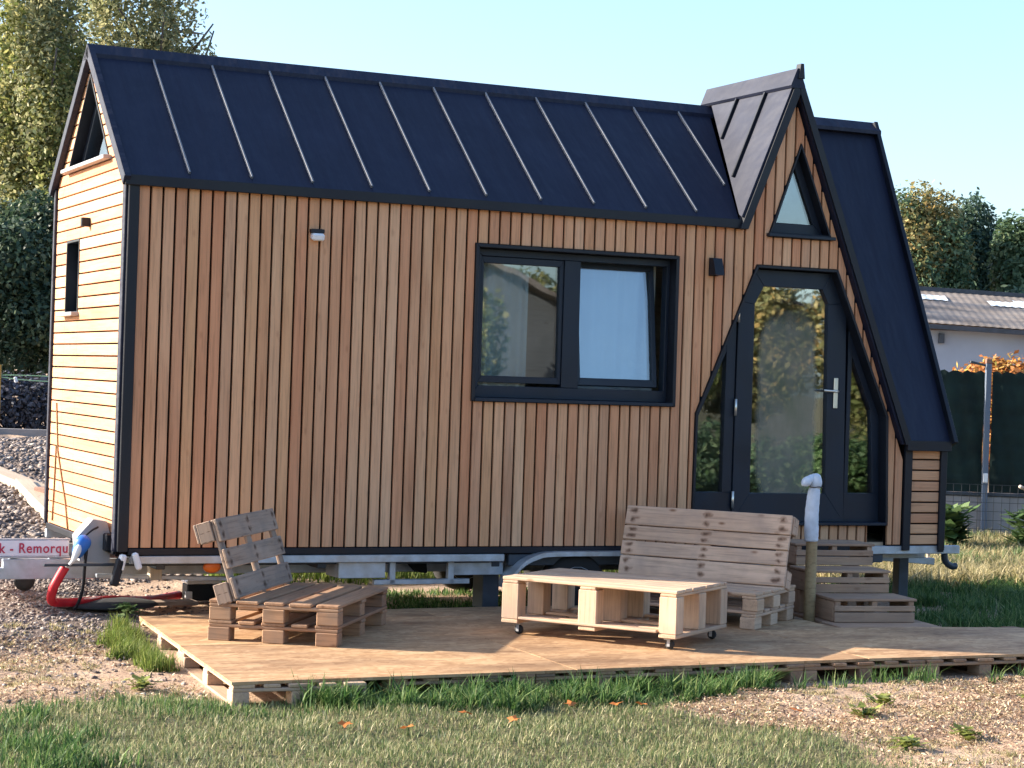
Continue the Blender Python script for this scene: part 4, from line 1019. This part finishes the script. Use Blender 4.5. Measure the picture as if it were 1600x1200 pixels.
# shed
bd = Vector((.909, -.417, 0)); ba = math.atan2(-.417, .909)
SHD = thing('shed', 'long low shed with weathered corrugated grey roof and blue-grey wall beyond fence', 'shed', (23.57, 22.75, GZ), ba)
V = []; F = []; n = 420; x0_, x1_ = -7, 11.5
def rz_(i, t): return 3.52+(-.036)*(x0_+(x1_-x0_)*i/n)*1.0+t*.93
rows = 6
for j in range(rows+1):
    t = j/rows
    for i in range(n+1):
        V.append((x0_+(x1_-x0_)*i/n, -.25+t*3.3, rz_(i, t)+.006*math.sin(2*math.pi*i/n*(x1_-x0_)/.177)))
for j in range(rows):
    for i in range(n): a = j*(n+1)+i; F.append([a, a+1, a+n+2, a+n+1])
mesh_np('corrugated_roof', V, F, M_FIBRE, SHD, True)
for (xa, xb, ta, tb_) in ((-.6, 1.0, .66, .80), (1.95, 3.0, .60, .74), (2.6, 2.98, .72, .80)):
    V = []; F = []; m_ = 40
    for j, t in enumerate((ta, tb_)):
        for i in range(m_+1):
            xx = xa+(xb-xa)*i/m_; V.append((xx, -.25+t*3.3, 3.52-.036*xx+t*.93+.025+.006*math.sin(2*math.pi*(xx-x0_)/.177)))
    for i in range(m_): F.append([i, i+1, i+m_+2, i+m_+1])
    mesh_np('skylight_panel', V, F, M_SKYL, SHD, True)
bar('ridge_cap', M_STEELD, SHD, (2.2, 3.05, 4.46-.08), (18.5, .3, .10), (0, R(2.06), 0))
bar('wall', M_BARNW, SHD, (2.2, .15, 1.62), (18, .2, 3.5), None, .01)
bar('gutter', M_STEELD, SHD, (2.2, -.27, 3.36), (18.5, .12, .10), (0, R(2.06), 0))
bar('downpipe_bracket', M_STEELD, SHD, (.45, -.02, 3.18), (.12, .1, .22))
bar('back_wall', M_BARNW, SHD, (2.2, 5.9, 1.5), (18, .2, 3.0), None, .01)
V = [(x0_, 3.05, 4.40+.25), (x1_, 3.05, 4.40-.4), (x1_, 6.2, 3.0), (x0_, 6.2, 3.4)]; slab('back_roof', M_FIBRE, SHD, V, (0, .3, 1), .05)

# ------------------------------------------------------------------ weeds and dead stalks at the right
def leafy_plant(label, x, y, n, h, sz, mat=L_WEED):
    t = thing('leafy_weed', label, 'plant', (x, y, hgt(x, y)), 0, 'broad-leaved weeds on the ground'); Q = []
    for i in range(n):
        a = rng.random()*6.28; r_ = (.1+.9*rng.random())*sz*1.6; z = h*(.25+.75*rng.random()); s = sz*(.25+.45*rng.random())
        p = np.array([math.cos(a)*r_, math.sin(a)*r_, z]); d = np.array([math.cos(a), math.sin(a), -.25+rng.random()*.5]); d /= np.linalg.norm(d)
        b = np.cross(d, [0, 0, 1]); b /= np.linalg.norm(b)
        d[2] = rng.random()*1.1-.35; d /= np.linalg.norm(d); Q.append([p-d*s, p-b*s*.7+d*s*.1, p+d*s, p+b*s*.7+d*s*.1])
    mesh_big('foliage', np.array(Q), 4, mat, t)
    for i in range(4): tube('stem', L_WEED, t, [(0, 0, -.03), (.15*sz*math.cos(i*1.7), .15*sz*math.sin(i*1.7), h*.8)], [.012, .005], 5)
leafy_plant('large green broad-leaved weed before the grey fence base, left one', 10.9, 4.9, 420, .62, .24)
leafy_plant('green broad-leaved weed before the grey fence base at the right edge', 12.2, 4.7, 380, .58, .24)
leafy_plant('small dark leafy weed beside the back corner of terrace', .10, .06, 70, .10, .07, L_WEED)
DS = thing('dead_stalk', 'bent dead pale stalk standing in front of the dark fence', 'stalk', (9.3, 2.9, GZ))
tube('stem', M_TWIG, DS, spline([(.0, 0, 0), (-.02, .02, .35), (-.05, 0, .55), (.05, 0, .80), (.14, .02, 1.02), (.16, .0, 1.12)], 4), [.022-.0007*i for i in range(21)], 6)
tube('twig', M_TWIG, DS, spline([(-.02, .02, .40), (-.18, .0, .52), (-.32, .02, .70)], 3), .010, 5); tube('twig', M_TWIG, DS, spline([(-.30, .02, .68), (-.42, .02, .60)], 2), .012, 5)
tube('twig', M_TWIG, DS, spline([(.15, 0, 1.08), (.10, 0, 1.22), (.14, 0, 1.30)], 3), .013, 5)
DS2 = thing('dead_stalk', 'short dead stalk lying against the mesh at the right edge', 'stalk', (12.0, 4.4, GZ))
tube('stem', M_TWIG, DS2, spline([(-.35, 0, .88), (-.2, 0, .82), (0, .02, .74), (.2, 0, .66), (.45, 0, .55)], 3), .02, 6)
for k, (x_, y_, h_, lab) in enumerate(((9.0, 2.9, 2.2, 'tall thin dry stem nearest the house corner'), (9.25, 3.1, 1.9, 'tall thin dry stem between house corner and fence post'))):
    o = tube('dry_stem', M_TWIG, None, spline([(x_, y_, GZ), (x_+.05, y_, GZ+h_*.4), (x_-.03, y_, GZ+h_*.75), (x_+.06, y_, GZ+h_)], 4), [.009*(1-.05*i) for i in range(13)], 5); tag(o, lab, 'stem', 'dry stems at the fence')

# ------------------------------------------------------------------ grass, litter, gravel
def blades(name, label, pts, hmin, hmax, wid, bend, mat, hs=None):
    """two-quad bent blades"""
    n = len(pts); a = rng.random(n)*6.283; h = hmin+(hmax-hmin)*rng.random(n)**1.4
    if hs is not None: h = h*np.repeat(hs, n//len(hs))
    base = np.stack([pts[:, 0], pts[:, 1], gh(pts[:, 0], pts[:, 1])-.006], -1)
    side = np.stack([np.cos(a), np.sin(a), 0*a], -1)*wid*(.6+.8*rng.random(n))[:, None]/2
    ln = np.stack([-np.sin(a), np.cos(a), 0*a], -1)*(bend*h*(rng.random(n)*1.4-.2))[:, None]
    up = np.stack([0*a, 0*a, h], -1)
    m1 = base+up*.55+ln*.3; tp_ = base+up+ln
    V = np.stack([base-side, base+side, m1+side*.75, m1-side*.75, tp_], 1).reshape(-1, 3)
    k = np.arange(n)*5
    me = bpy.data.meshes.new(name); me.vertices.add(n*5); me.vertices.foreach_set('co', V.astype(np.float32).ravel())
    quad = np.stack([k, k+1, k+2, k+3], 1); tri = np.stack([k+3, k+2, k+4], 1)
    loops = np.concatenate([quad, tri], 1).ravel()
    me.loops.add(len(loops)); me.loops.foreach_set('vertex_index', loops.astype(np.int32))
    ls = np.stack([np.arange(n)*7, np.arange(n)*7+4], 1).ravel(); lt_ = np.tile([4, 3], n)
    me.polygons.add(2*n); me.polygons.foreach_set('loop_start', ls.astype(np.int32)); me.polygons.foreach_set('loop_total', lt_.astype(np.int32))
    me.update(calc_edges=True); me.materials.append(mat)
    o = link(bpy.data.objects.new(name, me)); tag(o, label, 'grass', None, 'stuff'); return o
def scat(n, x0, x1, y0, y1): return np.stack([x0+(x1-x0)*rng.random(n), y0+(y1-y0)*rng.random(n)], -1)
def clumpy(p, sc, thr):
    f = np.sin(p[:, 0]*sc+1.3*np.sin(p[:, 1]*sc*.7))*np.sin(p[:, 1]*sc*1.1+1.7*np.sin(p[:, 0]*sc*.6))
    return p[f+rng.random(len(p))*1.2 > thr]
def notdeck(p): return p[~((p[:, 0] > -.12) & (p[:, 0] < 6.9) & (p[:, 1] > -3.26) & (p[:, 1] < .1))]
p = scat(110000, -2.6, 3.2, -6.6, -2.6); p = p[rng.random(len(p)) < lawn_mask(p[:, 0], p[:, 1])]; p = notdeck(p)
blades('lawn_grass', 'short dull green lawn grass in the foreground', p, .010, .058, .0055, 1.1, G_LAWN)
def tufts(cx, cy, r, per):
    n = len(cx); a = rng.random(n*per)*6.283; q = np.sqrt(rng.random(n*per))*np.repeat(r, per)
    return np.stack([np.repeat(cx, per)+q*np.cos(a), np.repeat(cy, per)+q*np.sin(a)], -1)
n_ = 210; cx = .35+3.1*rng.random(n_); dep = .10+.42*np.clip((cx-.2)/.9, .15, 1)*np.clip((3.3-cx)/1.1+.25, .15, 1); cy = -3.30-dep*rng.random(n_)**1.3
blades('tall_grass', 'lush taller green grass along the front edge of the terrace', tufts(cx, cy, .02+.08*rng.random(n_)**1.5, 58), .04, .20, .011, 1.3, G_LUSH, .28+.72*rng.random(n_)**1.3)
n_ = 15; cx = 3.3+2.2*rng.random(n_); cy = -3.32-.14*rng.random(n_)
blades('edge_grass', 'thin scattered grass at the right front edge of the terrace', tufts(cx, cy, .03+.03*rng.random(n_), 26), .03, .15, .008, 1.1, G_LUSH)
n_ = 40; cx = -1.75+.7*rng.random(n_); cy = -3.3-1.7*rng.random(n_)
blades('corner_grass', 'darker lush grass at the left edge of the foreground', tufts(cx, cy, .04+.08*rng.random(n_), 60), .03, .12, .009, 1.2, G_LUSH)
p = scat(9000, -3, 2.6, -3.7, -2.95); p = p[rng.random(len(p)) < lawn_mask(p[:, 0], p[:, 1])]; p = notdeck(clumpy(p, 3.2, .5))
blades('dark_grass', 'darker grass strip at the edge of the bare soil', p, .03, .09, .006, .5, G_LUSH)
n_ = 60; cy = -.35-1.55*rng.random(n_); cx = .09+.078*cy*1.0-.03-.30*rng.random(n_)*np.clip(1.25-np.abs(cy+1.15)/.95, .2, 1)
blades('side_grass', 'bright green grass tuft against the left side of the terrace', tufts(cx, cy, .03+.05*rng.random(n_), 60), .03, .15, .007, .9, G_BRIGHT)
q_ = scat(2600, -2.6, 6.2, -6.4, -.2); q_ = q_[(lawn_mask(q_[:, 0], q_[:, 1]) < .4)]; q_ = notdeck(q_)
p = notdeck(tufts(q_[:, 0], q_[:, 1], .03+.12*rng.random(len(q_))**2, 34))
blades('sparse_grass', 'sparse pale grass tufts on the dry soil', p, .006, .042, .006, 2.2, G_DRY)
q_ = scat(1900, 6.6, 14.5, 1.7, 6.6); q_ = q_[(q_[:, 0] > 7.6) | (q_[:, 1] > 2.9)]
blades('dry_weeds', 'dry straw coloured weeds right of the house', tufts(q_[:, 0], q_[:, 1], .04+.10*rng.random(len(q_)), 40), .04, .26, .018, 1.6, G_DRY)
q_ = scat(330, 6.6, 14.5, 2.9, 6.4); q_ = q_[(q_[:, 0] > 7.6) | (q_[:, 1] > 2.9)]
blades('green_weeds', 'green weeds mixed into the dry growth right of the house', tufts(q_[:, 0], q_[:, 1], .05+.12*rng.random(len(q_)), 40), .05, .26, .022, 1.2, L_WEED)
q_ = scat(1300, 6.2, 11.8, -2.4, 2.2); q_ = q_[((q_[:, 0] > 7.35) | (q_[:, 1] < -.2)) & ((q_[:, 0] > 6.9) | (q_[:, 1] > -1.6))]
blades('shaded_grass', 'deep green grass in shade right of the steps', tufts(q_[:, 0], q_[:, 1], .04+.10*rng.random(len(q_)), 42), .04, .15, .011, 1.3, G_LUSH)
p = scat(42000, 1.6, 8.5, 2.9, 9.5); p = p[p[:, 0] > 1.2+.55*(p[:, 1]-2.9)]; blades('back_grass', 'sunlit yellow-green weeds seen beneath the trailer', clumpy(p, 3, .3), .08, .42, .014, .7, G_BRIGHT)
p = scat(26000, 1.25, 5, .08, 2.3); blades('under_grass', 'low grass in the shade behind the terrace', clumpy(p, 3.5, .4), .015, .07, .010, .9, G_LUSH)  # grass thickened to darken the strip below the trailer

def litter(name, label, p, size, mat, lift=.006):
    n = len(p); z = gh(p[:, 0], p[:, 1])+lift+.012*rng.random(n); c = np.stack([p[:, 0], p[:, 1], z], -1)
    nn = rng.normal(size=(n, 3))*.6+np.array([0, 0, 1]); nn /= np.linalg.norm(nn, axis=1)[:, None]
    a = np.cross(nn, rng.normal(size=(n, 3))); a /= np.linalg.norm(a, axis=1)[:, None]; b = np.cross(nn, a)
    s = size*(.5+rng.random(n))[:, None]
    o = mesh_big(name, np.stack([c-a*s*1.3, c-b*s*.35+nn*s*.25, c+a*s*1.1+nn*s*.1, c+b*s*.4+nn*s*.3], 1), 4, mat); tag(o, label, 'leaf litter', None, 'stuff'); return o
p = notdeck(np.concatenate([scat(52000, 2.0, 6.4, -6.5, -3.2), scat(15000, -2.6, .0, -3.4, -.6)])); p = p[lawn_mask(p[:, 0], p[:, 1])+.35*rng.random(len(p)) < .6]
litter('leaf_litter', 'dry brown leaf litter scattered over bare soil', clumpy(p, 1.7, .25), .0115, G_LITTER)
def stones(name, label, p, smin, smax):
    n = len(p); ico = np.array([(1, 0, -.5), (-.5, .87, -.5), (-.5, -.87, -.5), (.75, .43, .35), (-.75, .43, .35), (0, -.87, .35), (.1, .05, .85)], float)
    fc = np.array([(0, 2, 1), (0, 1, 3), (1, 4, 3), (1, 2, 4), (2, 5, 4), (0, 5, 2), (0, 3, 5), (3, 4, 6), (4, 5, 6), (5, 3, 6)])
    s = (smin+(smax-smin)*rng.random(n)**2.2); a = rng.random(n)*6.283
    V = ico[None]*(.75+.5*rng.random((n, 7, 1)))*s[:, None, None]*np.array([1, .75, .6])
    ca, sa = np.cos(a)[:, None], np.sin(a)[:, None]
    X = V[..., 0]*ca-V[..., 1]*sa; Y = V[..., 0]*sa+V[..., 1]*ca
    V = np.stack([X+p[:, 0:1], Y+p[:, 1:2], V[..., 2]+gh(p[:, 0], p[:, 1])[:, None]+s[:, None]*.15], -1).reshape(-1, 3)
    Fi = (np.arange(n)*7)[:, None, None]+fc[None]
    me = bpy.data.meshes.new(name); me.vertices.add(n*7); me.vertices.foreach_set('co', V.astype(np.float32).ravel())
    L3 = Fi.reshape(-1).astype(np.int32); me.loops.add(len(L3)); me.loops.foreach_set('vertex_index', L3)
    me.polygons.add(n*10); me.polygons.foreach_set('loop_start', np.arange(n*10, dtype=np.int32)*3); me.polygons.foreach_set('loop_total', np.full(n*10, 3, dtype=np.int32))
    me.update(calc_edges=True); me.materials.append(M_STONE); o = link(bpy.data.objects.new(name, me)); tag(o, label, 'gravel', None, 'stuff'); return o
p = scat(34000, -3.4, 1.2, -3.0, 3.4); p = notdeck(p); p = p[rng.random(len(p)) < np.clip(gravel_mask(p[:, 0], p[:, 1])+.16, 0, 1)]; p = p[np.hypot(p[:, 0]-.08, p[:, 1]-.60) > .42]
stones('gravel', 'grey-brown stony gravel beside the terrace and drawbar', p, .005, .028)
p = scat(30000, -.8, 4.2, 3.2, 14.5); stones('gravel_bank', 'sunlit gravel bank rising behind the house at left', p, .012, .055)
p = notdeck(scat(900, 2.4, 7.5, -6.8, -3.2)); p = p[lawn_mask(p[:, 0], p[:, 1]) < .2]; stones('soil_crumbs', 'small stones on the bare soil in the right foreground', p, .005, .018)

# single fallen leaves on the lawn
for k, (x_, y_) in enumerate(((.55, -4.35), (1.0, -4.1), (1.18, -4.35), (2.0, -4.0), (2.16, -4.02), (1.75, -3.9), (.25, -4.2), (3.05, -4.3))):
    a = random.random()*6.28; pts = []
    for j in range(10):
        t = j/10*2*math.pi; rr_ = .035*(1+.35*math.cos(5*t)); pts.append((rr_*math.cos(t), rr_*math.sin(t), .008*math.cos(2*t)))
    o = mesh_np('fallen_leaf', [(0, 0, .0)]+pts, [[0, i+1, (i+1) % 10+1] for i in range(10)], L_FALL, None)
    o.location = (x_, y_, hgt(x_, y_)+.045); o.rotation_euler = (R(random.uniform(-20, 35)), R(random.uniform(-20, 20)), a)
    tag(o, 'orange fallen leaf on the foreground grass', 'leaf', 'orange fallen leaves on the grass')
for k, (x_, y_, lab) in enumerate(((3.35, -4.55, 'small yellow-green weed tuft in bare soil, nearest the lawn edge'), (3.55, -5.25, 'yellow-green weed tuft in the middle of the bare soil'), (4.35, -5.2, 'yellow-green weed tuft in bare soil nearest the right edge'), (-.45, -2.6, 'single small green weed on bare soil left of the terrace corner'), (3.75, -4.15, 'flat yellow-green weed close below the terrace edge'), (4.75, -4.35, 'pale weed tuft below the right end of the terrace'), (3.0, -5.45, 'pale weed tuft beside the lawn corner at the bottom'))):
    leafy_plant(lab, x_, y_, 60, .07, .06, L_LIME)

# ------------------------------------------------------------------ what the glass mirrors: trees and a shed across the plot, behind the viewer
for k, (x_, y_, h_, mt) in enumerate(((15.5, -22, 5.2, L_BROAD), (19.5, -24, 5.8, L_YEL), (23.5, -23, 5.4, L_BROAD), (28, -25, 5.6, L_YEL), (33, -27, 6.0, L_BROAD), (38, -28, 6.3, L_GREEN))):
    tree('mirrored_tree', 'tree behind the viewer, seen only mirrored in the glass of the house', 'tree', (x_, y_, GZ), h_, (0, 0, h_*.55), (2.9, 2.6, h_*.47), mt, 22000, .085, 40, .2, 'trees mirrored in the house glass', 5, .26)
for k, (x_, y_, h_, mt) in enumerate(((9.5, -10.5, 1.3, L_WEED), (11.5, -11.3, 1.5, L_GREEN), (13.6, -11.0, 1.4, L_WEED), (15.8, -12.2, 1.6, L_BROAD), (18.2, -13, 1.7, L_WEED))):
    t = thing('mirrored_shrub', 'low shrub behind the viewer, seen only mirrored in the lower glass of the house', 'shrub', (x_, y_, GZ), 0, 'shrubs mirrored in the house glass')
    cc, rr = subclouds((0, 0, h_*.5), (1.3, .9, h_*.5), 14, .42); mesh_big('crown', leaf_cloud(cc, rr, 9000, .05), 4, mt, t)
    tube('stem', M_BARK, t, [(0, 0, -.05), (.05, 0, h_*.7)], [.04, .015], 6)
M_MSH = plain('mirrored_wall', (.11, .115, .12), .9, 0, .15, 1.5)  # wall colour kept dark in place of shade falling on it
MS = thing('mirrored_shed', 'grey shed behind the viewer, mirrored in the left window pane', 'shed', (11.3, -20.5, GZ))
prism('wall', M_MSH, MS, [[(-2.9, -.05), (2.9, -.05), (2.9, 3.18), (0, 4.34), (-2.9, 3.18)]], .0, -5.0, bev=0)
slab('roof', M_FIBRE, MS, [(0, .5, 4.42), (3.2, .5, 3.14), (3.2, -5.2, 3.14), (0, -5.2, 4.42)], (.4, 0, 1), .10)  # front overhang shaped to darken the top of the wall
slab('roof', M_FIBRE, MS, [(0, .5, 4.42), (-3.2, .5, 3.14), (-3.2, -5.2, 3.14), (0, -5.2, 4.42)], (-.4, 0, 1), .10)
t = thing('mirrored_tree', 'slim tree in front of the mirrored shed, seen only in the left window pane', 'tree', (10.55, -18.3, GZ), 0, 'trees mirrored in the house glass')
tube('trunk', M_BARK, t, [(0, 0, -.1), (.05, 0, 3.2)], [.08, .03], 7); cc, rr = subclouds((0, 0, 2.3), (.75, .8, 2.1), 16, .36); mesh_big('crown', leaf_cloud(cc, rr, 5000, .075), 4, L_BROAD, t)
